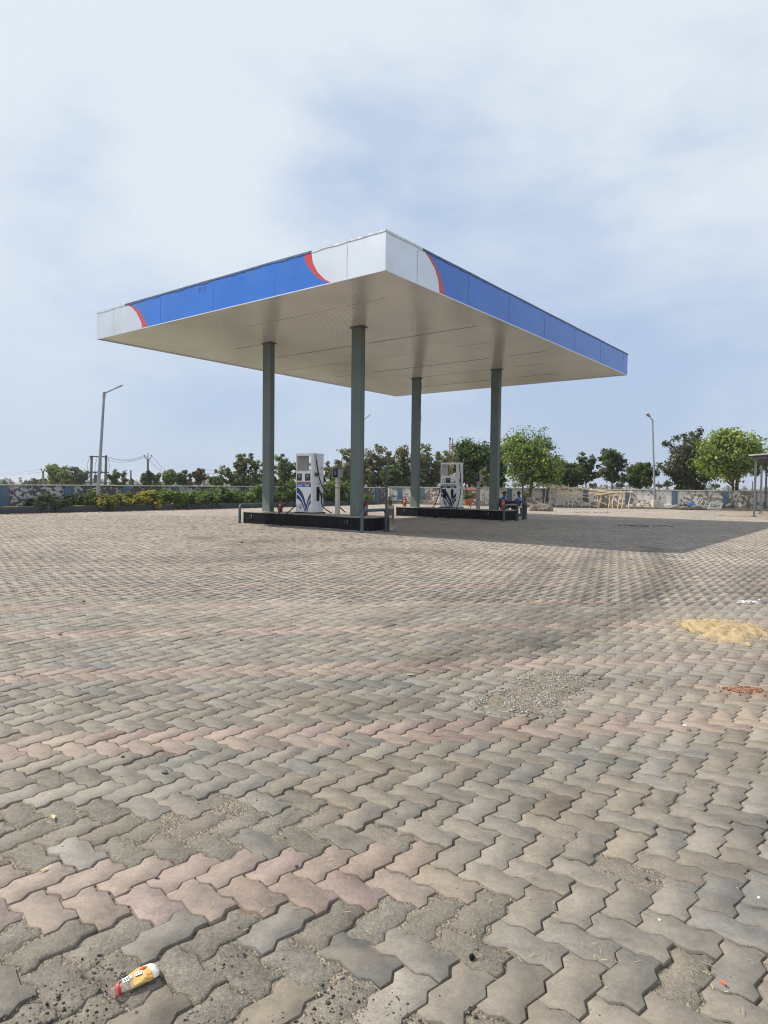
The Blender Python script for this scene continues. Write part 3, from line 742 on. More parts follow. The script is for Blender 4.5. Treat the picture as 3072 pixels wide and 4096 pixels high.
# ------------------------------------------------------------------ kerbs, planter, walls
pk = empty('planter_kerb', UV(KU, 4), 0, 'long dark grey kerb with worn yellow dashes in front of the left hedge', 'kerb')
def loc(o, p): return (p[0] - o.location.x, p[1] - o.location.y, (p[2] if len(p) > 2 else 0) - o.location.z)
mb = MB(); mb2 = MB()
a, b = loc(pk, UV(KU + .12, -16)), loc(pk, UV(KU + .12, 24.6))
mb.beam((*a[:2], .11), (*b[:2], .11), .24, .34, mi=0)
mb.build('kerb_face', 'kerb_dark', pk, bevel=.015)
for i in range(20):
    v = -6 + i * 1.55 + rnd.uniform(-.2, .2); ln = rnd.uniform(.35, .7)
    p0, p1 = loc(pk, UV(KU + .12, v)), loc(pk, UV(KU + .12, v + ln))
    mb2.beam((*p0[:2], .272), (*p1[:2], .272), .236, .022, mi=0)
build_each(mb2, 'yellow_dash', 'kerb_yellow', pk)
sheet('planter_soil', [UV(KU + .24, -16), UV(KU + .24, 24.6), UV(21.3, 26.9), UV(21.3, -16)], .17, 'soil')
def FP(x, off, z=0.0): return Vector((x + off * .31, far_y(x) + off * .951, z))
fk = empty('far_kerb', FP(12, 0), 0, 'low weathered kerb along the foot of the far wall', 'kerb')
mb = MB(); a, b = loc(fk, FP(-1.2, .08)), loc(fk, FP(34, .08)); mb.beam((*a[:2], .045), (*b[:2], .045), .16, .15); mb.build('kerb_stone', 'kerb_grey', fk, bevel=.01)
sheet('soil_strip', [FP(-1.2, .16), FP(34, .16), FP(34, 1.3), FP(-1.2, 1.3)], .06, 'soil')
ck = empty('corner_kerb', FP(-.6, .9), 0, 'short blue and yellow painted kerb in the far corner of the yard', 'kerb')
mb = MB(); a, b = loc(ck, FP(-1.0, .75)), loc(ck, FP(2.6, .75)); mb.beam((*a[:2], .10), (*b[:2], .10), .2, .28, mi=0)
for f0, f1 in ((.18, .38), (.7, .86)):
    p, q_ = Vector(a).lerp(Vector(b), f0), Vector(a).lerp(Vector(b), f1); mb.beam((p.x, p.y, .13), (q_.x, q_.y, .13), .206, .225, mi=1)
mb.build('kerb_stone', ['guard_paint', 'kerb_yellow'], ck)

def wall(name, label, A0, A1, top, pillars, mat, pw, depth=.24, plinth=None):
    o = empty(name, A0, math.atan2(A1.y - A0.y, A1.x - A0.x), label, 'wall')
    Ln = (A1 - A0).length
    MB().box(0, Ln, 0, .2, -.1, top - .05).build('wall_panel', mat, o)
    MB().box(-.05, Ln, -.05, .26, top - .05, top).build('coping', 'wall_coping', o)
    if plinth: MB().box(0, Ln, -.10, 0, -.1, plinth).build('plinth', mat, o, bevel=.02)
    for s in pillars:
        MB().box(s - pw / 2, s + pw / 2, -.07, .235, -.1, top - .052).build('pillar', 'pillar_blue', o)
    return o
def along(A0, A1, px):      # where a sight column crosses the wall line
    d = ray(px, 1990); dx = (A1 - A0).normalized()
    t = (A0.x * d.y - A0.y * d.x) / (dx.y * d.x - dx.x * d.y); return t
LW0, LW1 = UV(21.15, -16), UV(21.15, 27.9)
wall('boundary_wall', 'long whitewashed wall with flaking paint and blue pillars behind the left hedge', LW0, LW1, 1.205,
     [along(LW0, LW1, p) for p in (12, 275, 502, 700, 868, 1030, 1170, 1290, 1400, 1506)] + [2.5, 6.0, 9.4], 'wall_flaking', .42)
RW0 = Vector((LW1.x + .1, 0, 0)); RW0.y = far_y(RW0.x) + 1.25
RW1 = FP(36, 1.25)
wall('boundary_wall', 'long weathered pale wall with blue pillars along the back right of the yard', RW0, RW1, 1.265,
     [along(RW0, RW1, p) for p in (1600, 1687, 1860, 2037, 2183, 2342, 2513, 2698, 2902, 3120)], 'wall_weathered', .36, plinth=.28)

# ------------------------------------------------------------------ the fuel canopy (local x = -u, y = v)
canopy = empty('fuel_canopy', N0, ROT, 'flat fuel station canopy with blue and white fascia on four dark columns', 'canopy')
def build_canopy():
    # soffit: trapezoid ribs along x, lapped sheets 2.06 m wide
    nrib = int(CB / .1); xs = np.linspace(-CA + .03, -.03, 34)
    prof = []
    for i in range(nrib):
        y = .03 + i * .1
        prof += [(y, 0), (y + .03, 0), (y + .05, .004), (y + .08, .004)]
    prof.append((CB - .03, 0)); prof = [p for p in prof if p[0] <= CB - .03 + 1e-6]
    py = np.array([p[0] for p in prof]); pz = np.array([p[1] for p in prof])
    X, Y = np.meshgrid(xs, py); Z = np.tile(pz[:, None], (1, len(xs)))
    sag = .0012 * vnoise(X.ravel(), Y.ravel(), 5., 91, 2).reshape(X.shape) + .0005 * vnoise(X.ravel() * .3, Y.ravel() * 2, .8, 92).reshape(X.shape)
    V = np.stack([X, Y, ZB + .02 + Z + sag], 2).reshape(-1, 3); nx = len(xs); ny = len(py)
    a = (np.arange(ny - 1)[:, None] * nx + np.arange(nx - 1)[None]).ravel()
    F = np.stack([a, a + nx, a + nx + 1, a + 1], 1)
    np_mesh('soffit', V, F.ravel(), np.arange(len(F)) * 4, np.full(len(F), 4), ['soffit'], canopy)
    mb = MB()
    for v, segs in ((1.76, ((-6.6, -3.0), (-2.6, -1.4))), (3.7, ((-9.4, -7.6),)), (5.6, ((-9.7, -5.5), (-5.0, -.9))), (7.75, ((-11.4, -7.2), (-6.7, -4.3), (-3.0, -1.6))),
                    (10.1, ((-10.4, -8.7), (-8.4, -3.0), (-2.2, -.8))), (12.2, ((-7.5, -4.2), (-3.0, -1.8))), (14.5, ((-9.3, -8.6), (-8.3, -5.2), (-3.9, -2.4)))):
        for x0, x1 in segs:
            n = 12; xx = [x0 + (x1 - x0) * k / n for k in range(n + 1)]; ww = [.0005 + .0022 * abs(math.sin(k * 1.1 + v)) for k in range(n + 1)]
            mb.prism([(xx[k], v - ww[k], ZB + .0165) for k in range(n + 1)] + [(xx[k], v + ww[k], ZB + .0165) for k in range(n, -1, -1)], (0, 0, .008))
    build_each(mb, 'sheet_lap', 'soffit_gap', canopy)
    MB().box(-CA + .06, -.06, .06, CB - .06, ZT - .12, ZT - .06).build('roof_deck', 'roof', canopy)
    # fascia faces: flat cladding cut along the colour curves
    T = .035
    def face(name, L, to3, curves, mats_, cap_spans, seams, seamc, blue_rng):
        o = MB()
        # curves: list of [white boundary], [red boundary] given as (s, z) from bottom to top, s ascending regions
        regs = []                       # (left polyline, right polyline, material index)
        left = [(0, ZB), (0, ZT)]
        for cpts, mi in curves:
            regs.append((left, cpts, mi)); left = cpts
        regs.append((left, [(L, ZB), (L, ZT)], mats_[-1]))
        for lf, rt, mi in regs:
            poly = [to3(s, z, 0) for s, z in lf] + [to3(s, z, 0) for s, z in reversed(rt)]
            # fan strips keep concave outlines clean
            zs_ = np.linspace(ZB, ZT, 25)
            fl = lambda P: np.interp(zs_, [p[1] for p in P], [p[0] for p in P])
            a, b = fl(lf), fl(rt)
            for k in range(24):
                o.add([to3(a[k], zs_[k], 0), to3(b[k], zs_[k], 0), to3(b[k + 1], zs_[k + 1], 0), to3(a[k + 1], zs_[k + 1], 0)], [(0, 1, 2, 3)], mi)
        o.add([to3(0, ZB, T), to3(L, ZB, T), to3(L, ZT, T), to3(0, ZT, T)], [(3, 2, 1, 0)], 0)
        o.add([to3(0, ZB, 0), to3(L, ZB, 0), to3(L, ZB, T), to3(0, ZB, T)], [(3, 2, 1, 0)], 0)
        f = o.build(name, ['white_panel', 'red_panel', 'blue_panel'], canopy)
        sm = MB()
        for s in seams:
            blue = blue_rng[0] < s < blue_rng[1]
            n = 7; zz = [ZB + .02 + (ZT - ZB - .1) * q / (n - 1) for q in range(n)]; bd = [.005 * math.sin(s * 3 + q * 1.7) for q in range(n)]; h = .005
            p = [to3(s + bd[q] - h, zz[q], -.003) for q in range(n)] + [to3(s + bd[q] + h, zz[q], -.003) for q in range(n - 1, -1, -1)]
            sm.prism(p, Vector(to3(0, 0, .002)) - Vector(to3(0, 0, 0)), 1 if blue else 0)
        build_each(sm, 'panel_seam', ['seam', 'blue_seam'], f)
        # ragged flashing along the top edge
        for nm, spans, mt in cap_spans:
            c = MB()
            for s0, s1 in spans:
                n = max(2, int((s1 - s0) / .22)); ss = np.linspace(s0, s1, n + 1)
                lo = [ZT - .028 - .025 * abs(math.sin(s * 5.3)) * rnd.random() - .02 * rnd.random() for s in ss]
                up = [ZT + .004 + .003 * math.sin(s * 2.1) for s in ss]
                p = [to3(ss[k], lo[k], -.012) for k in range(n + 1)] + [to3(ss[k], up[k], -.012) for k in range(n, -1, -1)]
                c.prism(p, Vector(to3(0, 0, .010)) - Vector(to3(0, 0, 0)))
            build_each(c, 'top_flashing', mt, f)
        # bright bottom edge trim
        MBt = MB(); MBt.prism([to3(0, ZB - .012, -.006), to3(L, ZB - .012, -.006), to3(L, ZB + .012, -.006), to3(0, ZB + .012, -.006)], Vector(to3(0, 0, .004)) - Vector(to3(0, 0, 0)))
        MBt.build('edge_trim', 'pale_flashing' if name == 'x' else mats_trim, f)
        return f
    global mats_trim
    mats_trim = 'white_panel'
    # front-left face, s = u
    e = CA
    t0 = lambda s, z, d: (-s, d, z)
    wr = [(1.57, ZB), (1.79, 6.11), (2.02, 6.32), (2.17, 6.56), (2.22, ZT)]
    rb = [(1.60, ZB), (1.92, 6.12), (2.18, 6.33), (2.39, 6.58), (2.49, ZT)]
    br = [(9.00, ZB), (9.09, 6.16), (9.36, 6.47), (9.62, 6.66), (10.02, ZT)]
    rw = [(9.28, ZB), (9.31, 6.16), (9.58, 6.51), (9.80, 6.68), (10.16, ZT)]
    f1 = face('fascia', CA, t0, [(wr, 0), (rb, 1), (br, 2), (rw, 1)], [0],
         [('top_flashing', [(0, 2.2), (10.2, CA)], 'pale_flashing'), ('top_flashing', [(2.2, 10.2)], 'flashing')], (1.1, 3.47, 5.89, 8.32, 10.84), None, (2, 9.5))
    wr = [(2.15, ZB), (2.09, 6.27), (1.94, 6.51), (1.70, 6.68), (1.40, ZT)]
    rb = [(2.40, ZB), (2.28, 6.27), (2.10, 6.50), (1.85, 6.70), (1.49, ZT)]
    t1 = lambda s, z, d: (-d, s, z)
    f2 = face('fascia', CB, t1, [(wr, 0), (rb, 1)], [2],
         [('top_flashing', [(0, 1.4)], 'pale_flashing'), ('top_flashing', [(1.4, CB)], 'flashing')], (1.2, 3.5, 5.78, 8.2, 10.63, 13.2, 15.79), None, (2.2, 99))
    t2 = lambda s, z, d: (-s, CB - d, z)
    face('fascia', CA, t2, [], [2], [('top_flashing', [(0, CA)], 'flashing')], (2.4, 4.8, 7.2, 9.6), None, (0, 99))
    t3 = lambda s, z, d: (-CA + d, s, z)
    face('fascia', CB, t3, [], [2], [('top_flashing', [(0, CB)], 'flashing')], (2.4, 4.8, 7.2, 9.6, 12), None, (0, 99))
    # ghost of lost lettering on the blue panel
    text_mesh('R 9', .22, 'blue_seam', f1, 'faded_mark', (-6.37, -.004, 6.64), (math.pi / 2, 0, 0), 0, .001)
    # pale corner angle
    MB().box(-.012, .006, -.008, .012, ZB, ZT - .08).build('corner_trim', 'white_panel', canopy)
    # columns: paired flanges with recessed web
    for (u, v) in ((U0, V0), (U0 + DU, V0), (U0, V0 + DV), (U0 + DU, V0 + DV)):
        x1, x0 = -u, -u - .355; c = MB()
        c.box(x0, x1, v, v + .018, ZI, ZB + .012); c.box(x0, x1, v + .187, v + .205, ZI, ZB + .012)
        c.box(x0 + .008, x1 - .008, v + .0185, v + .1865, ZI, ZB + .012)
        col = c.build('column', 'column_paint', canopy)
        MB().box(x0 - .06, x1 + .06, v - .03, v + .235, ZB - .014, ZB + .006).build('head_plate', 'soffit_gap', col)
    # loose cables at the heads of the rear columns, and a drain pipe on the near one
    x, y = -U0 - DU + .012, V0 + DV + .1
    cb = MB(); cb.tube([(x, y, ZB - .02), (x + .06, y, ZB - .18), (x + .085, y, ZB - .4), (x + .03, y, ZB - .75), (x + .01, y, ZB - 1.2)], .009, 6)
    cb.tube([(x + .01, y, ZB - .9), (x + .07, y, ZB - 1.02)], .008, 6); cb.tube([(x + .01, y, ZB - 1.1), (x + .05, y, ZB - 1.5), (x + .09, y, ZB - 1.85)], .008, 6)
    cb.build('loose_cable', 'cable', canopy)
    x = -U0 - .38
    MB().tube([(x - .02, V0 + .1, 2.95), (x - .05, V0 + .1, 2.3), (x - .075, V0 + .1, 1.75), (x - .05, V0 + .1, 1.60)], .016, 6).build('loose_cable', 'column_paint', canopy)
build_canopy()

# ------------------------------------------------------------------ fuel islands
def island(label, v0, u_lo, u_hi):
    o = empty('fuel_island', UV(0, v0, 0), ROT, label, 'pump island')
    w = 1.15; fr = -.42                     # plan: dog-bone, wider under the columns
    def plan(ex):
        L0, L1 = -u_hi - ex, -u_lo + ex
        a, b = fr - ex, fr + w + ex
        c0, c1 = L0 + 1.25 + ex, L1 - 1.15 - ex
        n = .14
        return [(L0, a + .18), (L0 + .16, a), (c0, a), (c0 + .14, a + n), (c1 - .14, a + n), (c1, a), (L1 - .16, a), (L1, a + .18),
                (L1, b - .18), (L1 - .16, b), (c1, b), (c1 - .14, b - n), (c0 + .14, b - n), (c0, b), (L0 + .16, b), (L0, b - .18)]
    z1 = ZI - .028
    MB().prism([(*p, -.03) for p in plan(0)], (0, 0, z1 + .03)).build('tiled_side', 'black_tile', o)
    MB().prism([(*p, z1) for p in plan(.022)], (0, 0, .028)).build('top_slab', 'concrete_top', o, bevel=.006)
    MB().prism([(*p, -.03) for p in plan(.05)], (0, 0, .045)).build('footing', 'concrete_top', o)
    for x in (-u_hi + .55, -u_lo - .85):
        m = MB(); m.tube([(x, fr - .012, .25), (x, fr - .045, .25)], .062, 16, cap=False); m.tube([(x, fr - .046, .25), (x, fr - .010, .25)], .050, 16, mi=1)
        m.build('conduit_cap', ['conc_pale', 'black_plastic'], o, smooth=True)
    return o
isl1 = island('black tiled fuel island nearest the camera carrying the dispenser with blue leaf stripes', V0, 2.93, 8.52)
isl2 = island('black tiled fuel island at the back beside the seated people', V0 + DV, 2.98, 8.5)

def guard(label, u, v0, v1, mat, h=.62, r=.045):
    o = empty('guard_rail', UV(u, (v0 + v1) / 2), ROT, label, 'guard rail', 'pipe guards at the island ends')
    w = (v1 - v0) / 2; cr = .13; pts = [(0, -w, -.05), (0, -w, h - cr)]
    for k in range(1, 7): a = math.pi / 2 * k / 6; pts.append((0, -w + cr - cr * math.cos(a), h - cr + cr * math.sin(a)))
    for k in range(0, 7): a = math.pi / 2 * k / 6; pts.append((0, w - cr + cr * math.sin(a), h - cr + cr * math.cos(a)))
    pts += [(0, w, -.05)]
    MB().tube(pts, r, 14).build('bent_pipe', mat, o, smooth=True)
    f = MB(); 
    for y in (-w, w): f.lathe([(r + .012, 0), (r + .012, .02), (r + .001, .024)], 14, (0, y, 0))
    build_each(f, 'foot_collar', 'guard_dark', o)
guard('blue grey bent pipe guard left of the near island', 8.74, V0 - .26, V0 + .84, 'guard_paint')
guard('blue grey bent pipe guard in front of the steel bins', 2.83, V0 - .87, V0 + .22, 'guard_paint')
guard('blue grey bent pipe guard beside the back island, next to the bright red extinguisher', 8.75, V0 + DV - .55, V0 + DV + .7, 'guard_paint')
guard('dark pipe guard at the end of the back island before the seated people', 2.88, V0 + DV - .90, V0 + DV + .20, 'guard_dark')

# ------------------------------------------------------------------ dispensers
def arcband(pts_out, pts_in): return pts_out + pts_in[::-1]
def bez(p0, p1, p2, p3, n=16):
    return [tuple((1 - t) ** 3 * a + 3 * (1 - t) ** 2 * t * b + 3 * (1 - t) * t * t * c + t ** 3 * d for a, b, c, d in zip(p0, p1, p2, p3)) for t in [i / n for i in range(n + 1)]]
def flat(mb, poly, y, mi=0, th=.0015):
    # outline in (x, z) on the front face, as thin plate
    mb.prism([(p[0], y, p[1]) for p in poly], (0, -th, 0), mi)
def band(mb, A, B, y, mi=0, th=.0015):
    for k in range(len(A) - 1): flat(mb, [A[k], A[k + 1], B[k + 1], B[k]], y, mi, th)
def dispenser(label, u, v, w, d, kind):
    """u, v: front right corner.  local x to the right along the front, y to the back, z up from the island top"""
    o = empty('fuel_dispenser', UV(u, v, ZI), ROT, label, 'fuel dispenser')
    H = 1.92; x0 = -w; rr = .06
    def footprint(ix=0., n=5):
        P = [(x0 + ix, 0 + ix)]
        for k in range(n + 1): a = -math.pi / 2 + math.pi / 2 * k / n; P.append((-rr + (rr - ix) * math.cos(a), rr + (rr - ix) * math.sin(a)))
        for k in range(n + 1): a = math.pi / 2 * k / n; P.append((-rr + (rr - ix) * math.cos(a), d - rr + (rr - ix) * math.sin(a)))
        P += [(x0 + ix, d - ix)]; return P
    MB().box(x0 - .035, .035, -.035, d + .035, -.01, .035).build('base_plinth', 'black_plastic', o)
    MB().prism([(*p, .035) for p in footprint()], (0, 0, 1.315)).build('cabinet', 'pump_white', o, smooth=True)
    # open head: two side cheeks, back post and lid
    hd = MB(); hd.prism([(*p, 1.35) for p in [(-.075, .0)] + footprint()[1:-1] + [(-.075, d)]], (0, 0, .505)); hd.box(x0, x0 + .035, .0, d, 1.35, 1.855)
    build_each(hd, 'head_cheek', 'pump_white', o, smooth=True)
    MB().box(x0 + .0355, x0 + .05, .012, d - .012, 1.352, 1.853).build('inner_lining', 'pump_beige', o)
    MB().prism([(*p, 1.856) for p in footprint(-.006)], (0, 0, .06)).build('lid', 'pump_white', o, smooth=True)
    fr = MB()
    fr.box(x0 + .004, -.07, -.006, -.001, 1.335, 1.362); fr.box(x0 + .004, x0 + .03, -.006, -.001, 1.363, 1.85); fr.box(x0 + .004, -.07, -.006, -.001, 1.835, 1.853)
    fr.build('window_frame', 'pump_white', o)
    fx0, fx1 = x0 + .03, -.055; fw = fx1 - fx0; X = lambda t: fx0 + fw * t
    MB().box(fx0, fx1, -.010, -.001, 1.015, 1.33).build('display_panel', 'ink_white', o, bevel=.004)
    dark = 'pump_navy'
    if kind == 1:
        for t0, t1 in ((.05, .375), (.62, .965)):
            b = MB(); b.box(X(t0), X(t1), -.022, -.0105, 1.045, 1.27); bz = b.build('display', 'black_plastic', o, bevel=.004)
            c = MB(); c.box(X(t0 + .06), X(t1 - .05), -.0245, -.0222, 1.145, 1.245); c.build('screen', 'lcd', bz)
            c = MB(); m = (t0 + t1) / 2
            for a_, b_ in ((t0 + .05, m - .02), (m + .02, t1 - .05)):
                c.box(X(a_), X(b_), -.0245, -.0222, 1.105, 1.128); c.box(X(a_ + .02), X(b_ - .02), -.0245, -.0222, 1.07, 1.09)
            build_each(c, 'keypad', 'key_grey', bz)
        MB().box(fx0, fx1, -.006, -.001, .945, 1.005).build('worn_lettering_strip', 'grime', o)
        s = MB().box(X(.05), X(.92), -.007, -.001, .845, .935).build('grade_strip', 'pump_blue', o)
        build_each(MB().box(X(0), X(.048), -.007, -.001, .845, .935).box(X(.922), X(1), -.007, -.001, .845, .935), 'strip_end', 'black_plastic', s)
        text_mesh('Diesel', .075, 'ink_white', s, 'lettering', (X(.24), -.009, .89), bold=.0015); text_mesh('Diesel', .075, 'ink_white', s, 'lettering', (X(.74), -.009, .89), bold=.0015)
        d2 = MB(); d2.box(X(.05) + .008, X(.05) + .02, -.009, -.0075, .883, .897); d2.box(X(.92) - .02, X(.92) - .008, -.009, -.0075, .883, .897); build_each(d2, 'dot', 'ink_white', s)
    else:
        b = MB().box(X(.31), X(.62), -.022, -.0105, 1.06, 1.27).build('display', 'black_plastic', o, bevel=.004)
        MB().box(X(.38), X(.54), -.0245, -.0222, 1.165, 1.24).build('screen', 'lcd', b)
        c = MB(); c.box(X(.38), X(.455), -.0245, -.0222, 1.085, 1.11); c.box(X(.485), X(.55), -.0245, -.0222, 1.085, 1.11); build_each(c, 'keypad', 'key_grey', b)
        k = MB(); k.box(X(.09), X(.225), -.014, -.0105, 1.055, 1.21); k.build('card_reader', 'black_plastic', o)
        MB().box(X(.11), X(.205), -.016, -.0142, 1.07, 1.195).build('reader_face', 'ink_white', o)
        MB().box(X(.135), X(.18), -.018, -.0162, 1.12, 1.14).build('reader_slot', 'black_plastic', o)
        m = MB(); m.box(X(.13), X(.2), -.016, -.0105, 1.235, 1.262); m.box(X(.66), X(.78), -.016, -.0105, 1.055, 1.09); m.box(X(.82), X(.94), -.016, -.0105, 1.06, 1.15); m.box(X(.76), X(.83), -.016, -.0105, 1.20, 1.225)
        build_each(m, 'printer_slot', 'key_grey', o)
        MB().box(fx0, fx1, -.008, -.001, .94, 1.0).build('grip_rail', 'frame_grey', o)
        s = MB().box(fx0, fx1, -.007, -.001, .84, .93).build('grade_strip', 'dark_navy', o)
        text_mesh('Petrol', .075, 'ink_white', s, 'lettering', (X(.26), -.009, .885), bold=.0015); text_mesh('Diesel', .075, 'ink_white', s, 'lettering', (X(.75), -.009, .885), bold=.0015)
        dark = 'dark_navy'
    lp = MB().box(fx0, fx1, -.0035, -.001, .05, .835).build('lower_panel', 'ink_white', o)
    # leaf shaped stripes
    y = -.0037; mb = MB()
    cl = lambda P: [(min(max(a, fx0 + .001), fx1 - .001), min(max(b, .052), .83)) for a, b in P]
    o1 = bez((X(0), .83), (X(.35), .80), (X(.55), .55), (X(.685), .26)); i1 = bez((X(0), .655), (X(.30), .60), (X(.52), .40), (X(.665), .052))
    band(mb, cl(o1[:]), cl(i1), y)
    o1 = bez((X(0), .61), (X(.28), .56), (X(.48), .36), (X(.64), .052)); i1 = bez((X(0), .47), (X(.25), .43), (X(.42), .33), (X(.585), .052))
    band(mb, cl(o1), cl(i1), y)
    o1 = bez((X(1), .645), (X(.84), .56), (X(.74), .42), (X(.69), .24)); i1 = bez((X(1), .50), (X(.86), .44), (X(.76), .30), (X(.705), .052))
    band(mb, cl(o1), cl(i1), y)
    o1 = bez((X(1), .455), (X(.88), .40), (X(.78), .26), (X(.725), .052)); i1 = bez((X(1), .32), (X(.90), .28), (X(.83), .2), (X(.775), .052))
    band(mb, cl(o1), cl(i1), y)
    flat(mb, [(X(.665), .052), (X(.685), .27), (X(.69), .25), (X(.70), .052)], y)
    mb.build('leaf_stripe', dark, lp)
    # round emblem
    ex, ez, er = X(.285), .225, .092
    cir = lambda r, n=24, z0=0: [(ex + r * math.cos(6.2832 * k / n), ez + z0 + r * math.sin(6.2832 * k / n)) for k in range(n)]
    em = MB(); flat(em, cir(er), y, 1); flat(em, cir(er * .93), y - .0016, 0)
    for s_ in (-1, 1):
        for zt, zb_, th in ((.015, -.050, .018), (-.022, -.074, .014)):
            A = bez((ex + s_ * er * .86, ez + zt), (ex + s_ * er * .5, ez + zt + .005), (ex + s_ * er * .2, ez + zt - .03), (ex, ez + zb_))
            Bq = bez((ex + s_ * er * .86, ez + zt - th), (ex + s_ * er * .5, ez + zt - th), (ex + s_ * er * .2, ez + zt - .03 - th), (ex, ez + zb_ - th))
            band(em, A, Bq, y - .0034, 1)
    emb = em.build('emblem', ['ink_white', dark], lp)
    text_mesh('HP', .062, 'logo_red', emb, 'lettering', (ex, y - .006, ez + .047), bold=.002)
    def hose(pts, r=.018):
        # smooth the polyline
        P = [Vector(p) for p in pts]; Q = []
        for i in range(len(P) - 1):
            p0, p1, p2, p3 = P[max(i - 1, 0)], P[i], P[i + 1], P[min(i + 2, len(P) - 1)]
            for k in range(8):
                t = k / 8; Q.append(.5 * ((2 * p1) + (p2 - p0) * t + (2 * p0 - 5 * p1 + 4 * p2 - p3) * t * t + (3 * p1 - p0 - 3 * p2 + p3) * t ** 3))
        Q.append(P[-1]); return MB().tube(Q, r, 8).build('hose', 'rubber', o, smooth=True)
    def nozzle(cx, cy, cz, axis):     # body hangs with spout up; axis 'x' on the side face, 'y' on the front face
        m = MB(); f = (lambda a, out, z: (out, a, z)) if axis == 'x' else (lambda a, out, z: (a, -out, z))
        P = lambda a, out, z: Vector(f(cy + a if axis == 'x' else cx + a, out, cz + z))
        m.tube([P(.0, .03, .17), P(.02, .045, .08), P(.06, .07, .0), P(.08, .08, -.10), P(.075, .075, -.2)], [.017, .026, .034, .026, .018], 8)
        m.tube([P(.02, .05, .06), P(.13, .075, .02), P(.135, .08, -.08), P(.085, .08, -.13)], .009, 6)
        return m.build('nozzle', 'dark_navy' if axis == 'x' else 'black_plastic', o, smooth=True)
    if kind == 1:
        s = MB(); s.box(.001, .006, .20, .33, .40, .85); s.build('nozzle_holster', 'black_plastic', o, bevel=.002)
        nozzle(0, .29, .62, 'x')
        MB().tube([(.004, .12, 1.875), (.03, .13, 1.84), (.035, .15, 1.72)], [.022, .022, .018], 10).build('hose_swivel', 'galv', o, smooth=True)
        hose([(.035, .15, 1.74), (.04, .19, 1.5), (.05, .27, 1.15), (.07, .42, .85), (.16, .62, .55), (.34, .86, .25), (.52, 1.02, .03)])
        hose([(.076, .365, .42), (.08, .37, .30), (.12, .42, .18), (.26, .52, .06), (.32, .58, .015)])
        hose([(x0 - .01, .28, 1.75), (x0 - .03, .28, 1.3), (x0 - .05, .05, .75), (x0 - .08, -.30, .36), (x0 - .12, -.58, .06), (x0 - .11, -.66, -.22), (x0 - .02, -.67, -.375), (x0 + .10, -.67, -.33), (x0 + .20, -.645, -.05), (x0 + .17, -.45, .07), (x0 + .05, -.12, .20), (x0 - .01, .10, .30)])
        m = MB(); m.box(.001, .005, .10, .255, .92 + .26, 1.045 + .26); m.box(.001, .005, .26, .33, 1.33 - .06, 1.36 - .06); m.box(.001, .005, .27, .40, 1.24, 1.26)
        build_each(m, 'side_plate', 'key_grey', o)
        m = MB()
        for (a_, b_) in ((.30, .304), (.446, .45)): m.box(.001, .004, a_, b_, 1.19, 1.40)
        m.box(.001, .004, .30, .45, 1.186, 1.19); m.box(.001, .004, .30, .45, 1.40, 1.404); m.build('side_frame', 'key_grey', o)
        MB().tube([(.001, .43, 1.46), (.014, .43, 1.46)], .022, 12).build('lock', 'black_plastic', o)
        build_each(MB().box(.001, .003, .14, .22, .955, .963).box(.001, .003, .27, .35, .955, .963).box(.001, .003, .40, .46, .955, .963).box(.001, .003, .14, .22, .905, .913).box(.001, .003, .27, .35, .905, .913), 'vent_slot', 'key_grey', o)
    else:
        for cx in (X(.27), X(.76)):
            MB().box(cx - .045, cx + .045, -.012, -.004, .42, .80).build('nozzle_holster', 'black_plastic', o, bevel=.002)
        nozzle(X(.16), 0, .60, 'y'); 
        MB().tube([(X(.72), -.04, .8), (X(.73), -.07, .66), (X(.78), -.09, .55), (X(.80), -.10, .45)], [.02, .03, .03, .02], 8).build('nozzle', 'black_plastic', o, smooth=True)
        hose([(X(.25), -.09, .40), (X(.30), -.11, .28), (X(.46), -.12, .10), (X(.62), -.2, -.05), (X(.66), -.58, -.25), (X(.95), -.66, -.37), (X(1.2), -.62, -.36), (X(1.38), -.55, -.15), (X(1.33), -.2, .3), (X(1.22), .1, .9), (.035, .12, 1.6), (.02, .12, 1.84)])
        hose([(X(.79), -.11, .46), (X(.72), -.14, .25), (X(.66), -.2, .02), (X(.60), -.58, -.22), (X(.40), -.66, -.36), (X(.05), -.66, -.36), (X(-.22), -.55, -.15), (X(-.22), -.15, .2), (X(-.12), .1, .9), (X(-.06), .15, 1.55), (x0 - .01, .2, 1.8)])
        hose([(.02, .42, 1.80), (.06, .44, 1.5), (.10, .48, 1.0), (.16, .55, .45), (.26, .66, .02)])
        build_each(MB().box(.001, .005, .14, .21, 1.05, 1.22).box(.001, .005, .14, .21, .96, 1.02), 'side_plate', 'black_plastic', o)
        build_each(MB().box(.001, .003, .12, .38, .80, .806).box(.001, .003, .12, .38, .85, .856), 'vent_slot', 'key_grey', o)
    return o
dispenser('white fuel dispenser with bright blue Diesel strip and twin displays on the near island', 5.75, V0 + .16, .72, .56, 1)
dispenser('white fuel dispenser with navy Petrol strip and one display on the back island', 5.58, V0 + DV + .12, .84, .48, 2)

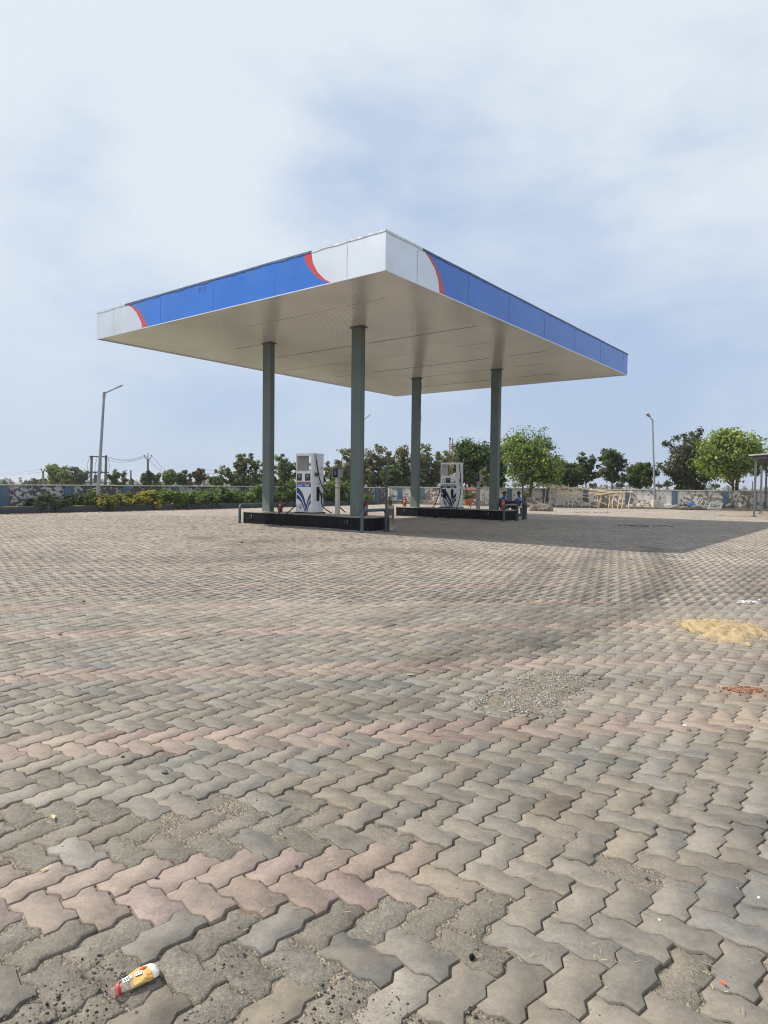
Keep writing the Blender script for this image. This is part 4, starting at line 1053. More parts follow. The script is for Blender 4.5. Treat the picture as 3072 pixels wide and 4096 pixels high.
# card terminal on a square post beside each dispenser
def terminal(label, u, v, dirty):
    o = empty('terminal_post', UV(u, v, ZI), ROT, label, 'terminal post', 'terminal posts on the islands')
    MB().box(-.062, .062, -.05, .05, 0, 1.135).build('post', 'conc_pale' if not dirty else 'tin_grey', o, bevel=.004)
    MB().box(-.125, .125, -.10, .11, 1.136, 1.42).build('housing', 'tin_grey', o, bevel=.006)
    MB().box(-.14, .14, -.13, .12, 1.422, 1.44).build('hood', 'steel_dark', o)
    MB().box(-.10, .095, -.112, -.101, 1.15, 1.40).build('screen_frame', 'black_plastic', o, bevel=.003)
    MB().box(-.055, .045, -.116, -.1125, 1.22, 1.35).build('screen', 'key_grey', o)
    for z in (.82, .97): MB().box(-.066, .066, -.054, .054, z, z + .016).build('strap', 'black_plastic', o)
    MB().box(-.03, .03, -.0535, -.0505, .842, .965).build('sticker', 'paper', o)
terminal('pale square terminal post with dark screen box on the near island', 4.75, V0 + .25, False)
terminal('grey square terminal post with screen box on the back island', 4.66, V0 + DV + .25, True)

# fire extinguishers
def extinguisher(label, u, v, z, mat, h=.40, r=.072):
    o = empty('fire_extinguisher', UV(u, v, z), ROT, label, 'fire extinguisher', 'fire extinguishers by the columns')
    MB().lathe([(r * .94, 0), (r, .015), (r, h * .78), (r * .92, h * .86), (r * .6, h * .94), (r * .3, h * .97), (r * .28, h)], 18).build('cylinder', mat, o, smooth=True)
    MB().box(-.015, .07, -.012, .012, h + .005, h + .02).box(-.015, .06, -.012, .012, h + .035, h + .048).tube([(0, 0, h - .01), (0, 0, h + .035)], .016, 8).build('valve_handle', 'black_plastic', o)
    MB().tube([(-.015, 0, h + .02), (-.07, -.01, h + .0), (-r - .05, -.02, h * .6), (-r - .05, -.02, h * .25), (-r - .02, -.02, .06)], .010, 7).build('hose', 'rubber', o, smooth=True)
    MB().box(.02, .058, -r - .002, -r + .03, h * .50, h * .68).build('sticker', 'paper', o)
extinguisher('dull red fire extinguisher right of the left front column', 7.30, V0 + .26, ZI, 'extinguisher_dull')
extinguisher('dark red fire extinguisher half hidden behind the near front column', 3.77, V0 + .42, ZI, 'extinguisher_dull')
extinguisher('sunlit red fire extinguisher left of the back left column', 8.22, V0 + DV + .02, ZI, 'extinguisher_red')
extinguisher('shaded red fire extinguisher beside the back right column and a seated person', 3.52, V0 + DV + .22, ZI, 'extinguisher_red', .43, .08)

# steel bins and T poles
def steel_bin(label, p, h=.78, r=.093):
    o = empty('steel_bin', p, 0, label, 'litter bin', 'steel cylinder bins')
    MB().lathe([(r, 0), (r * 1.03, .012), (r * 1.03, .04), (r, .05), (r, h * .80), (r * 1.04, h * .81), (r * 1.04, h * .84)], 24).build('drum', 'bin_steel', o, smooth=True)
    m = MB(); pr = [(r * 1.0, h * .841), (r * .98, h * .90), (r * .85, h * .955), (r * .55, h * .99), (r * .1, h)]
    m.lathe(pr, 24); m.build('dome_lid', 'bin_steel', o, smooth=True)
    return o
b1 = steel_bin('steel cylinder bin with white sticker and dented lid at the end of the near island', G(1563, 2125))
MB().add([(.093 * math.cos(a) * 1.012, .093 * math.sin(a) * 1.012, z) for a in np.linspace(R_(228), R_(292), 7) for z in (.40, .46 + .02 * math.sin(a * 9))], [(2 * i, 2 * i + 2, 2 * i + 3, 2 * i + 1) for i in range(6)]).build('sticker', 'paper', b1)
b2 = steel_bin('taller steel bin with round dark opening behind the stickered bin', at(1558, 2075, 25.3) * 1.0, .92, .096)
b2.location.z = 0
MB().lathe([(.045, 0), (.045, .004)], 18, (.0, -.088, .83), tilt=Matrix.Rotation(R_(68), 3, 'X')).build('round_opening', 'black_plastic', b2)
b3 = steel_bin('dark bin behind the T pole at the back island', G(2098, 2076), .72, .10)
for ch in b3.children: ch.data.materials[0] = MT['steel_dark']
def t_pole(label, p, h, arms, lean=0.0, bend=False):
    o = empty('t_pole', p, 0, label, 'lamp stand', 'T shaped pole stands')
    MB().lathe([(.03, 0), (.03, h)], 12).build('upright', 'steel_dark', o, smooth=True)
    MB().lathe([(.07, 0), (.07, .015)], 12).build('base_plate', 'steel_dark', o)
    (ax0, az0), (ax1, az1) = arms
    MB().beam((ax0, 0, h + az0), (ax1, 0, h + az1), .05, .035).build('crossbar', 'steel_dark', o)
    MB().lathe([(.055, 0), (.04, .03), (.02, .04)], 12, (ax0 + .18, 0, h + az0 - .065)).build('lamp', 'tin_grey', o, smooth=True)
    MB().lathe([(.036, h * .74), (.036, h * .76)], 10).build('clamp', 'black_plastic', o)
t_pole('thin dark T shaped pole beside the steel bins of the near island', G(1543.5, 2127), 1.84, ((-.28, .05), (.17, -.035)))
t_pole('thin dark T shaped pole in front of the seated people', G(2089, 2079), 1.88, ((-.36, .0), (.33, .05)))

# ------------------------------------------------------------------ vegetation
def leaf_mesh(name, centers, radii, per, size, palette, seed, parent, elong=1.7, up=.25, flat=1.0, fill=.85):
    """many separate leaves spread through leaf clumps"""
    r = np.random.RandomState(seed); C = np.repeat(np.asarray(centers, float), per, 0); Rr = np.repeat(np.asarray(radii, float), per)
    n = len(C); d = r.randn(n, 3); d /= np.linalg.norm(d, axis=1)[:, None]
    rad = Rr * (r.rand(n) ** .5) * (1 + .25 * r.randn(n)).clip(.3, 1.6) * fill
    P = C + d * rad[:, None] * np.array([1, 1, flat])
    nrm = d * .6 + r.randn(n, 3) * .6 + np.array([0, 0, up * 2]); nrm /= np.linalg.norm(nrm, axis=1)[:, None]
    a = np.cross(nrm, r.randn(n, 3)); a /= np.linalg.norm(a, axis=1)[:, None]; b = np.cross(nrm, a)
    s = size * (1 + .35 * r.randn(n)).clip(.4, 2)
    L = a * (s * elong * .5)[:, None]; B = b * (s * .5)[:, None]; K = nrm * (s * .12)[:, None]
    V = np.stack([P - L, P - B + K * .6 - L * .1, P + L - K, P + B + K * .6 - L * .1], 1)
    pal = np.array([p[:3] for p in palette]); w = np.array([p[3] for p in palette], float); w /= w.sum()
    clump = r.choice(len(pal), len(centers), p=w); own = r.choice(len(pal), n, p=w)
    pick = np.where(r.rand(n) < .55, np.repeat(clump, per), own)
    col = (1.55 * pal[pick] + .014) * (1 + .22 * r.randn(n, 1)).clip(.45, 1.7)
    return np_mesh(name, V.reshape(-1, 3), np.arange(4 * n), np.arange(n) * 4, np.full(n, 4), ['leaves'], parent, (('Col', np.repeat(col, 4, 0)),))
GREEN = [(.055, .095, .022, 5), (.035, .065, .018, 4), (.09, .13, .03, 2), (.13, .15, .04, 1)]
DARK = [(.022, .042, .014, 5), (.032, .058, .018, 4), (.05, .075, .022, 2), (.075, .08, .03, 1)]
BRIGHT = [(.125, .170, .026, 5), (.09, .130, .024, 4), (.165, .205, .040, 3), (.05, .075, .018, 3)]
DRY = [(.085, .085, .042, 4), (.065, .078, .032, 5), (.12, .10, .06, 1), (.045, .058, .026, 4), (.16, .14, .09, 1)]
RED = [(.075, .045, .035, 3), (.045, .048, .022, 4), (.06, .065, .025, 3), (.10, .055, .045, 1)]
PALE = [(.11, .14, .05, 4), (.075, .10, .035, 4), (.15, .17, .07, 2)]
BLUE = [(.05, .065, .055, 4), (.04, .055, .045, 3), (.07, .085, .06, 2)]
def tree(name, label, px, Y, top, width, low=None, pal=GREEN, seed=0, clumps=34, per=60, leaf=.13, trunk=.09, gap=.25, stems=1, base_px=None, lean=0.0, rise=None, pale_bark=False, group=None, flat=.75, squash=1.0, clump_r=.21):
    r = random.Random(seed); g = at(px, 1950, Y); g.z = 0
    zt = at(px, top, Y).z; zl = at(px, low if low else 1945, Y).z
    wd = width * Y / FPX * .5; hc = (zt - zl) * .5; cz = (zt + zl) * .5
    o = empty(name, g, 0, label, 'tree', group)
    cs = []; rs_ = []; tries = 0; sub0 = max(zl * .9, .35) if rise is None else rise
    lobes = [(r.uniform(-.62, .62), r.uniform(-.5, .5), r.uniform(-.5, .58), r.uniform(.30, .52)) for _ in range(8)]
    fan = name in ('shrub_tree', 'dry_tree', 'sparse_tree', 'bare_tree'); sticks = []
    if fan:
        ns = max(7, int(clumps * .42)); H_ = zt - .3; b0 = max(.1, zl * .45)
        for k in range(ns):
            fx = max(-1, min(1, (k + .5) / ns * 2 - 1 + r.uniform(-.25, .25))); fy = r.uniform(-.8, .8)
            top_ = (zt * (1 - .42 * abs(fx) ** 2.2)) * r.uniform(.72, 1.03)
            A_ = Vector((fx * wd * .18 * (stems > 1), fy * wd * .1, b0 if stems > 1 else sub0)); E_ = Vector((fx * wd * .95, fy * wd * .7, top_)); Mm = A_.lerp(E_, .5) + Vector((-fx * wd * .12, 0, .12 * top_))
            sticks.append((A_, Mm, E_))
            for q in range(7):
                t_ = r.uniform(.22, 1.0) if q else 1.0; p_ = A_.lerp(Mm, t_ * 2) if t_ < .5 else Mm.lerp(E_, t_ * 2 - 1)
                if p_.z < zl * .9 and stems == 1: continue
                cs.append((p_.x + r.uniform(-.13, .13) * wd, p_.y + r.uniform(-.1, .1) * wd, p_.z + r.uniform(-.06, .05) * hc)); rs_.append(max(.16, min(wd, hc) * r.uniform(.10, .24)))
        per = int(per * .62)
    clumps = 0 if fan else int(clumps * 1.35)
    while len(cs) < clumps and tries < 6000:
        tries += 1
        x, y, z = r.uniform(-1, 1), r.uniform(-1, 1), r.uniform(-1, 1); q = (x * x + y * y) * (1 if z > -.2 else 1.15) + (z * z if z > 0 else abs(z) ** 5)
        if q > 1: continue
        if not any((x - a) ** 2 + (y - b) ** 2 + (z - c) ** 2 < d * d for a, b, c, d in lobes) and r.random() < min(.93, gap * 3.6): continue
        if q < .25 and r.random() < .55: continue
        cs.append((x * wd * .9, y * wd * .8, cz + z * hc * .88)); rs_.append(min(wd, hc) * clump_r * r.uniform(.8, 2.0))
    leaf_mesh('crown', cs, rs_, int(per * 1.35), leaf * .60, pal, seed + 100, o, flat=flat, fill=1.0)
    mb = MB(); sub = max(zl * .9, .35) if rise is None else rise
    roots = []
    for s in range(stems):
        bx = r.uniform(-.12, .12) * (stems > 1); by = r.uniform(-.1, .1) * (stems > 1)
        tx = bx + lean * .5 + r.uniform(-.3, .3) * (stems > 1) * 2; ty = by + r.uniform(-.2, .2)
        zf = sub + hc * r.uniform(.25, .6)
        pts = [(bx, by, -.05), (bx + (tx - bx) * .35 + r.uniform(-.05, .05), by, zf * .35), (bx + (tx - bx) * .7, by + (ty - by) * .6, zf * .7), (tx, ty, zf)]
        mb.tube(pts, [trunk * 1.25, trunk, trunk * .85, trunk * .6], 8, cap=True); roots.append(pts)
    for A_, Mm, E_ in sticks:
        g0 = Vector((A_.x * .3, A_.y * .3, -.05)) if stems > 1 else Vector(roots[0][-2]); mb.tube([g0, A_, Mm, E_], [trunk * .34, trunk * .28, trunk * .18, trunk * .07], 5, cap=False)
    for i, c in enumerate(cs if not fan else []):
        if i % 2 and clumps > 30 and r.random() < .4: continue
        p = min(roots, key=lambda R: (R[-1][0] - c[0]) ** 2 + (R[-1][1] - c[1]) ** 2)
        s = Vector(p[-1]) if r.random() < .6 else Vector(p[-2]).lerp(Vector(p[-1]), r.random())
        e = Vector(c); m = s.lerp(e, .5) + Vector((r.uniform(-.1, .1) * wd, r.uniform(-.1, .1) * wd, -.06 * hc + r.uniform(0, .12) * hc))
        mb.tube([s, m, e], [trunk * .42, trunk * .25, trunk * .1], 5, cap=False)
    mb.build('trunk', 'bark_pale' if pale_bark else 'bark', o, smooth=True)
    return o
G1 = 'trees beyond the left wall'; G2 = 'trees beyond the far wall'; G3 = 'trees inside the yard'
T = tree
T('bushy_tree', 'loose light green tree over the wall, left of the leaning street lamp', 232, 62, 1850, 100, 1945, PALE, 1, 30, 70, .22, .12, .3, group=G1)
T('dense_tree', 'dark bluish round tree touching the light green one at far left', 305, 78, 1868, 108, 1945, BLUE, 2, 34, 90, .26, .16, .1, group=G1)
T('bushy_tree', 'small mid green shrub tree just right of the loose light green tree', 272, 66, 1885, 62, 1945, GREEN, 3, 20, 70, .22, .1, .1, group=G1)
T('sparse_tree', 'thin open tree right of the leaning street lamp', 458, 62, 1878, 56, 1940, GREEN, 4, 22, 40, .2, .07, .35, group=G1)
T('bare_tree', 'half bare small tree with fine twigs beside the thin open tree', 495, 64, 1886, 44, 1942, DRY, 5, 20, 14, .17, .06, .3, group=G1)
T('dense_tree', 'dark narrow bushy tree around the foot of the forked pole', 588, 58, 1880, 54, 1945, DARK, 6, 26, 80, .2, .09, .1, group=G1)
T('sparse_tree', 'small airy tree right of the forked pole', 628, 60, 1888, 42, 1940, PALE, 7, 16, 34, .19, .05, .35, group=G1)
T('bushy_tree', 'light green bush with open crown between forked pole and reddish tree', 682, 56, 1877, 62, 1945, GREEN, 8, 26, 60, .2, .08, .2, group=G1)
T('dense_tree', 'dark rounded tree behind the light green bush', 738, 60, 1882, 66, 1945, DARK, 9, 28, 80, .2, .1, .1, group=G1)
T('dry_tree', 'thin reddish brown tree with few leaves left of the tall shrubs', 795, 58, 1863, 86, 1940, RED, 10, 34, 22, .18, .08, .3, group=G1)
T('bushy_tree', 'low grey green bush at the foot of the thin reddish tree', 868, 54, 1905, 70, 1945, GREEN, 11, 20, 60, .18, .06, .15, group=G1)
T('shrub_tree', 'broad open shrub tree just left of the left front column', 975, 52, 1824, 210, 1950, GREEN[:3] + DRY[:2], 12, 70, 60, .17, .1, .2, stems=3, group=G1)
T('shrub_tree', 'open leafy tree between the left front column and the dispenser', 1130, 50, 1822, 150, 1950, GREEN[:3] + DRY[:3], 13, 54, 52, .16, .09, .25, stems=3, group=G1)
T('shrub_tree', 'open tree seen behind the near dispenser', 1235, 52, 1858, 140, 1950, DRY, 14, 40, 45, .16, .09, .25, stems=2, group=G1)
T('dry_tree', 'low sparse brown green tree above the near terminal post', 1325, 52, 1850, 130, 1950, DRY, 15, 34, 40, .16, .08, .3, stems=2, group=G1)
T('dry_tree', 'taller brown leaved tree left behind the near front column', 1405, 50, 1796, 170, 1950, DRY, 16, 60, 44, .16, .09, .3, stems=3, group=G1)
T('dry_tree', 'airy brown leaved tree right behind the near front column', 1510, 54, 1780, 180, 1950, DRY + RED[:1], 17, 62, 42, .17, .09, .3, stems=3, group=G2)
T('dense_tree', 'small dark green bush behind the near T pole', 1570, 52, 1850, 96, 1955, DARK + GREEN[:1], 18, 30, 80, .17, .08, .1, group=G2)
T('dry_tree', 'brown green tree between the near T pole and the back left column', 1615, 56, 1786, 170, 1950, DRY, 19, 56, 44, .17, .09, .3, stems=3, group=G2)
T('dry_tree', 'brown green tree right behind the back left column', 1712, 55, 1784, 170, 1950, DRY + GREEN[:1], 20, 60, 48, .17, .1, .25, stems=3, group=G2)
T('dry_tree', 'low brownish tree left of the orange vent pipes', 1775, 57, 1808, 110, 1950, RED + DRY[:2], 21, 34, 48, .17, .08, .25, group=G2)
T('dense_tree', 'large dark green tree behind the back dispenser', 1878, 48.5, 1752, 215, 1958, DARK + GREEN[:2], 22, 110, 80, .17, .14, .2, group=G2)
T('dense_tree', 'dark green tree hidden behind the back right column', 1975, 49, 1755, 110, 1960, DARK + GREEN[:1] + DRY[:1], 23, 60, 74, .17, .12, .15, group=G2)
T('young_tree', 'slim pale stemmed tree with yellowish leaves left of the back right column', 1938, 45.2, 1868, 60, 1945, DRY[:2] + PALE, 24, 26, 40, .13, .035, .25, pale_bark=True, group=G3)
T('neem_tree', 'big fresh green tree with leaning trunk in front of the far wall', 2118, 45.4, 1704, 280, 1958, GREEN + BRIGHT[:2], 25, 125, 74, .16, .12, .26, lean=.55, rise=1.6, group=G3)
T('dense_tree', 'dark dense tree right of the big fresh green tree', 2268, 52, 1834, 150, 1955, DARK, 26, 76, 90, .16, .12, .2, group=G2)
T('sparse_tree', 'slender tree left of the open tree above the bamboo frame', 2345, 53, 1812, 100, 1940, DARK + DRY[:1], 27, 46, 44, .16, .06, .3, rise=1.7, group=G2)
T('sparse_tree', 'open crowned tree with bare forked trunk above the bamboo frame', 2448, 52, 1796, 150, 1930, DARK + DRY[:2], 28, 74, 40, .16, .07, .3, rise=1.7, group=G2)
T('dense_tree', 'compact dark green tree left of the right-hand street lamp', 2560, 51, 1842, 132, 1955, DARK + GREEN[:1], 29, 64, 86, .16, .1, .2, group=G2)
T('dry_tree', 'wide many stemmed tree with reddish brown leaves right of the street lamp', 2755, 50, 1728, 210, 1955, RED + DARK[:2], 30, 100, 62, .17, .08, .25, stems=6, rise=.9, group=G2)
T('bright_tree', 'bright yellow green tree with forked trunk in front of the far wall', 2945, 43.2, 1698, 335, 1940, BRIGHT, 31, 135, 60, .19, .1, .26, stems=3, rise=1.5, group=G3)
for i, (px, top, w, Y, lab) in enumerate(((2372, 1932, 34, 90, 'tiny distant bush left of the open crowned tree'), (2482, 1928, 44, 95, 'tiny distant bush right of the open crowned trunk'),
                                          (2668, 1922, 26, 80, 'small distant reddish bush right of the street lamp'), (2862, 1938, 40, 100, 'tiny distant bush left of the bright tree'), (2640, 1938, 40, 110, 'tiny distant bush right beside the street lamp pole'),
                                          (105, 1922, 46, 140, 'small hazy bush at far left of the horizon'), (165, 1912, 76, 120, 'hazy grey green bush near the slanting pole'), (15, 1924, 30, 150, 'hazy bush at the left edge of the horizon'), (136, 1910, 20, 100, 'small thin hazy tree left of the slanting pole'), (528, 1915, 20, 90, 'tiny thin bush at the foot of the twin poles'))):
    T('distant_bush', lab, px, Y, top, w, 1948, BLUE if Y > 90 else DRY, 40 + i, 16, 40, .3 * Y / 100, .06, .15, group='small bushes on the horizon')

def shrub(label, px, Y_u, top, width, pal, seed, v_off=0.0, per=150, leaf=.055):
    # rooted in the planter bed
    d = ray(px, 1990); n = E1; P0 = UV(KU + Y_u, 0, 0); t = (P0 - CAM).dot(n) / d.dot(n); g = CAM + d * t; g.z = .17
    Y = g.y; zt = at(px, top, Y).z; wd = width * Y / FPX * .62; zt += .14; r = random.Random(seed)
    o = empty('hedge_shrub', g, 0, label, 'shrub', 'shrubs in the left planter')
    cs = []; rr = []
    for k in range(40):
        a = r.uniform(0, 6.28); q = r.random() ** .5
        h = (zt - .17) * (1 - .5 * q * q)
        cs.append((math.cos(a) * q * wd, math.sin(a) * q * wd * .9, r.uniform(.08, .92) * h)); rr.append(min(wd, .55) * r.uniform(.32, .55))
    leaf_mesh('foliage', cs, rr, per, leaf, pal, seed, o, elong=2.6, up=.5)
    mb = MB()
    for c in cs[::2]: mb.tube([(r.uniform(-.08, .08), r.uniform(-.08, .08), -.05), (c[0] * .5, c[1] * .5, c[2] * .5), c], [.016, .012, .005], 5, cap=False)
    mb.build('stem', 'bark', o)
HED = [(.075, .12, .018, 5), (.045, .08, .016, 4), (.11, .15, .025, 3), (.025, .05, .014, 3)]
YEL = [(.16, .16, .022, 4), (.085, .11, .018, 4), (.22, .18, .03, 2), (.035, .05, .014, 3)]
DK = [(.022, .038, .014, 5), (.035, .055, .018, 3)]
for i, a in enumerate(((175, .75, 1998, 130, DK, 'dark low shrub in front of the first wall panel'), (320, .9, 1988, 90, DK, 'dark shrub beside the second blue pillar'),
        (392, .6, 1982, 120, YEL, 'yellow green shrub at the foot of the leaning street lamp'), (455, .7, 1990, 100, YEL, 'low yellowish shrub right of the leaning street lamp'),
        (525, .6, 1986, 90, YEL, 'yellowish shrub below the third blue pillar'), (600, .6, 1978, 110, YEL, 'yellow green shrub left of the tallest left hand bush'),
        (672, .7, 1962, 110, HED, 'taller green shrub reaching the wall top at the fourth pillar'), (745, .6, 1970, 110, HED, 'green shrub with yellow tips right of the fourth pillar'),
        (825, .6, 1968, 100, HED, 'green shrub below the fifth pillar'), (895, .7, 1958, 110, HED, 'leafy green shrub left of the gap in the hedge'), (960, .6, 1968, 90, HED, 'low green shrub before the gap in the hedge'),
        (1028, .6, 1952, 60, HED, 'green shrub just left of the left front column'), (1100, .8, 1912, 120, HED, 'tall lush shrub right of the left front column'), (1170, .8, 1916, 110, HED, 'lush shrub left of the near dispenser'),
        (1245, .8, 1918, 110, HED, 'lush shrub hidden behind the near dispenser'), (1320, .8, 1916, 110, HED, 'lush shrub behind the near terminal post'), (1385, .7, 1926, 90, HED, 'lush shrub left of the near front column'), (1458, .6, 1985, 46, HED, 'small green shrub peeking out right of the near front column'))):
    shrub(a[5], a[0], a[1], a[2], a[3], a[4], 200 + i)
# far-off tree belt
r = np.random.RandomState(77); xs = r.uniform(-330, 330, 520); ys = 330 + 60 * r.rand(520)
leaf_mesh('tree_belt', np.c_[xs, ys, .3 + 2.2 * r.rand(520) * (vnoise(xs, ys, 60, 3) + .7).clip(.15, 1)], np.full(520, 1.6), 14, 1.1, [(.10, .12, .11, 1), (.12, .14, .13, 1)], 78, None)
tag(bpy.data.objects['tree_belt'], 'thin hazy belt of trees along the horizon', 'tree belt', kind='stuff')

# ------------------------------------------------------------------ street lamps and poles
def lamp(label, base, top, tipp, hr, r0=.075, block=False):
    o = empty('street_lamp', base, 0, label, 'street lamp', 'street lamps round the yard')
    b = Vector((0, 0, 0)); t = Vector(top) - Vector(base); e = Vector(tipp) - Vector(base); z0 = .55 if block else -.05
    MB().tube([b + t * (z0 / t.z), t * .5, t], [r0, r0 * .8, r0 * .62], 12).build('pole', 'galv', o, smooth=True)
    MB().tube([t - (t.normalized() * .25), t - (t.normalized() * .02)], r0 * .8, 10).build('collar', 'tin_grey', o, smooth=True)
    a0 = t - t.normalized() * .06; MB().tube([a0, e], [.035, .03], 8).build('arm', 'galv', o, smooth=True)
    d = (e - a0).normalized(); s = d.cross(Vector((0, 0, 1))).normalized(); u = s.cross(d)
    m = MB(); P = []
    for k, (x, w, h) in enumerate(((-.05, .06, .05), (.08, .13, .09), (.42, .15, .10), (.62, .10, .05))):
        P += [e + d * x * hr + s * w * hr - u * h * .5 * hr, e + d * x * hr - s * w * hr - u * h * .5 * hr, e + d * x * hr - s * w * .7 * hr + u * h * .6 * hr, e + d * x * hr + s * w * .7 * hr + u * h * .6 * hr]
    m.add(P, [(0, 1, 2, 3), (15, 14, 13, 12)] + [(4 * k + i, 4 * k + (i + 1) % 4, 4 * k + 4 + (i + 1) % 4, 4 * k + 4 + i) for k in range(3) for i in range(4)])
    m.build('lamp_head', 'tin_grey', o, smooth=False)
    if block: MB().box(-.2, .2, -.2, .2, -.02, .56).build('concrete_footing', 'conc_pale', o, bevel=.02)
    return o
Y1 = 30.4
b = at(388, 1990, Y1); b.z = .15
lamp('leaning grey street lamp rising out of the left hedge', b, at(417, 1568, Y1), at(456, 1556, Y1 + .3), .75, .085)
Y2 = 43.9; b = at(2620, 2030, Y2); b.z = 0
lamp('straight grey street lamp on a pale concrete footing at right', b, at(2610, 1678, Y2), at(2599, 1667, Y2 - .3), .75, .075, True)
Y3 = 47; b = at(1446, 1990, Y3); b.z = .05
lamp('street lamp hidden behind the near front column with only its head showing', b, at(1448, 1682, Y3), at(1462, 1674, Y3), .8, .075)
def pole_thing(name, label, px, pyb, pxt, pyt, Y, r0, mat='conc_pole', group=None):
    b = at(px, 1960, Y); b.z = 0; t = at(pxt, pyt, Y)
    k = (t - at(px, pyb, Y)); t2 = b + k * (t.z / k.z)
    o = empty(name, b, 0, label, 'utility pole', group); MB().tube([(0, 0, -.1), t2 - b], [r0, r0 * .75], 8).build('mast', mat, o, smooth=True)
    return o, t2 - b
GP = 'utility poles beyond the wall'
# twin pole transformer structure
YH = 60; oL, oR = at(361, 1940, YH), at(420, 1940, YH); oL.z = oR.z = 0
o = empty('transformer_stand', (oL + oR) / 2, 0, 'twin pole transformer stand behind the leaning street lamp', 'utility pole', GP)
tL, tR = at(367, 1823, YH) - o.location, at(425, 1821, YH) - o.location; bL, bR = oL - o.location, oR - o.location
MB().tube([bL, tL], [.14, .11], 8).build('mast', 'conc_pole', o, smooth=True); MB().tube([bR, tR], [.14, .11], 8).build('mast', 'conc_pole', o, smooth=True)
def on(a, b, z): return a + (b - a) * ((z - a.z) / (b.z - a.z))
for nm, zz, ex in (('top_crossbar', tL.z - .08, .12), ('middle_crossbar', tL.z * .60, .35), ('platform_beam', 1.3, .45)):
    p, q = on(bL, tL, zz), on(bR, tR, zz); MB().beam((p.x - ex, p.y - .16, zz), (q.x + ex, q.y - .16, zz), .09, .10).build(nm, 'pole_dark', o)
tank = MB().box(-.22, .22, -.3, .1, 1.36, 2.0).lathe([(.05, 2.0), (.05, 2.25)], 8, (-.12, -.1, 0)).lathe([(.05, 2.0), (.05, 2.25)], 8, (.12, -.1, 0)); tank.build('transformer_tank', 'pole_dark', o)
for s, zz in ((.25, tL.z * .57), (.5, tL.z * .57), (.78, tL.z * .57), (.0, tL.z - .35), (1.0, tL.z - .35)):
    p = on(bL, tL, zz).lerp(on(bR, tR, zz), s); MB().lathe([(.03, 0), (.07, .06), (.04, .10), (.07, .16), (.03, .22)], 8, (p.x, p.y - .16, zz)).build('insulator', 'pole_dark', o)
for s0, s1 in ((-.15, -.25), (.4, .28), (.6, .68), (1.12, 1.2)):
    p = on(bL, tL, tL.z - .15).lerp(on(bR, tR, tL.z - .15), s0); q = on(bL, tL, 2.2).lerp(on(bR, tR, 2.2), s1)
    MB().tube([p, p.lerp(q, .5) + Vector((.12 * (1 if s1 > s0 else -1), 0, 0)), q], .018, 5).build('dropper_wire', 'grey_wire', o)
# forked pole
o2, t = pole_thing('forked_pole', 'concrete pole with forked top arms and wires right of the twin poles', 590, 1937, 591, 1838, 60, .12, group=GP)
for dx, dz in ((-.32, .42), (.32, .42), (0, .62)):
    MB().tube([t + Vector((0, 0, -.1)), t + Vector((dx * .85, 0, dz * .45)), t + Vector((dx, 0, dz))], [.04, .035, .03], 6).build('fork_arm' if dx else 'top_pin', 'pole_dark', o2)
P1 = Vector(o.location) + tR + Vector((.2, 0, -.1)); P2 = Vector(o2.location) + t
w_ = empty('power_lines', P1, 0, 'thin sagging wires between the twin poles and the forked pole', 'wires')
for q, (dz0, dx, dz1) in enumerate(((-.05, -.3, .4), (-.35, -.3, .3), (-.15, .3, .4))):
    a, b = Vector((0, 0, dz0)), P2 + Vector((dx, 0, dz1)) - P1
    MB().tube([a.lerp(b, s / 8) - Vector((0, 0, .35 * 4 * (s / 8) * (1 - s / 8))) for s in range(9)], .016, 4).build('wire', 'grey_wire', w_)
w2 = empty('power_lines', P2, 0, 'thin wires dropping away to the right of the forked pole', 'wires')
for dx in (-.3, .3):
    a = Vector((dx, 0, .4)); b = at(668, 1890, 85) - P2 + Vector((dx, 0, 0)); MB().tube([a, a.lerp(b, .5) - Vector((0, 0, .25)), b], .016, 4).build('wire', 'grey_wire', w2)
o3, t = pole_thing('slanting_pole', 'short slanting pole with a small fork at far left', 177, 1937, 174, 1884, 70, .13, group=GP)
for dx in (-.22, .22): MB().tube([t - Vector((0, 0, .2)), t + Vector((dx, 0, .28))], .05, 6).build('fork_arm', 'pole_dark', o3)
w3 = empty('power_lines', Vector(o3.location) + t, 0, 'faint wires running left from the slanting pole', 'wires')
for dz, ye in ((.2, 1892), (-.1, 1898)):
    b = at(-60, ye, 95) - (Vector(o3.location) + t); a = Vector((0, 0, dz)); MB().tube([a, a.lerp(b, .5) - Vector((0, 0, .3)), b], .016, 4).build('wire', 'grey_wire', w3)
for px, pxt, pyt, Y, lab in ((42, 41, 1913, 110, 'faint distant pole at far left'), (105, 105, 1918, 120, 'faint short pole left of the slanting pole'), (521, 522, 1880, 85, 'thin twin staff left of the forked pole'),
                            (526, 525, 1882, 86, 'thin twin staff nearest the forked pole'), (2634, 2634, 1924, 70, 'thin distant pole right of the straight lamp'), (3012, 3012, 1925, 75, 'small distant pole seen through the shed posts'), (552, 552, 1924, 100, 'tiny post far away left of the forked pole'), (560, 560, 1924, 100, 'tiny post far away nearest the forked pole')):
    pole_thing('distant_pole', lab, px, 1938, pxt, pyt, Y, .06 * Y / 70, 'pole_dark', group='faint poles on the horizon')
hf = empty('twin_pole', at(810, 1950, 85), 0, 'distant pair of poles with a crossbar behind the reddish tree', 'utility pole', GP); hf.location.z = 0
for px in (800, 817):
    p = at(px, 1877, 85) - hf.location; MB().tube([(p.x, 0, -.1), (p.x, 0, p.z)], [.13, .11], 8).build('mast', 'conc_pole', hf)
p, q = at(797, 1880, 85) - hf.location, at(818, 1878, 85) - hf.location; MB().beam((p.x - .3, -.15, p.z), (q.x + .1, -.15, p.z), .12).build('crossbar', 'pole_dark', hf)
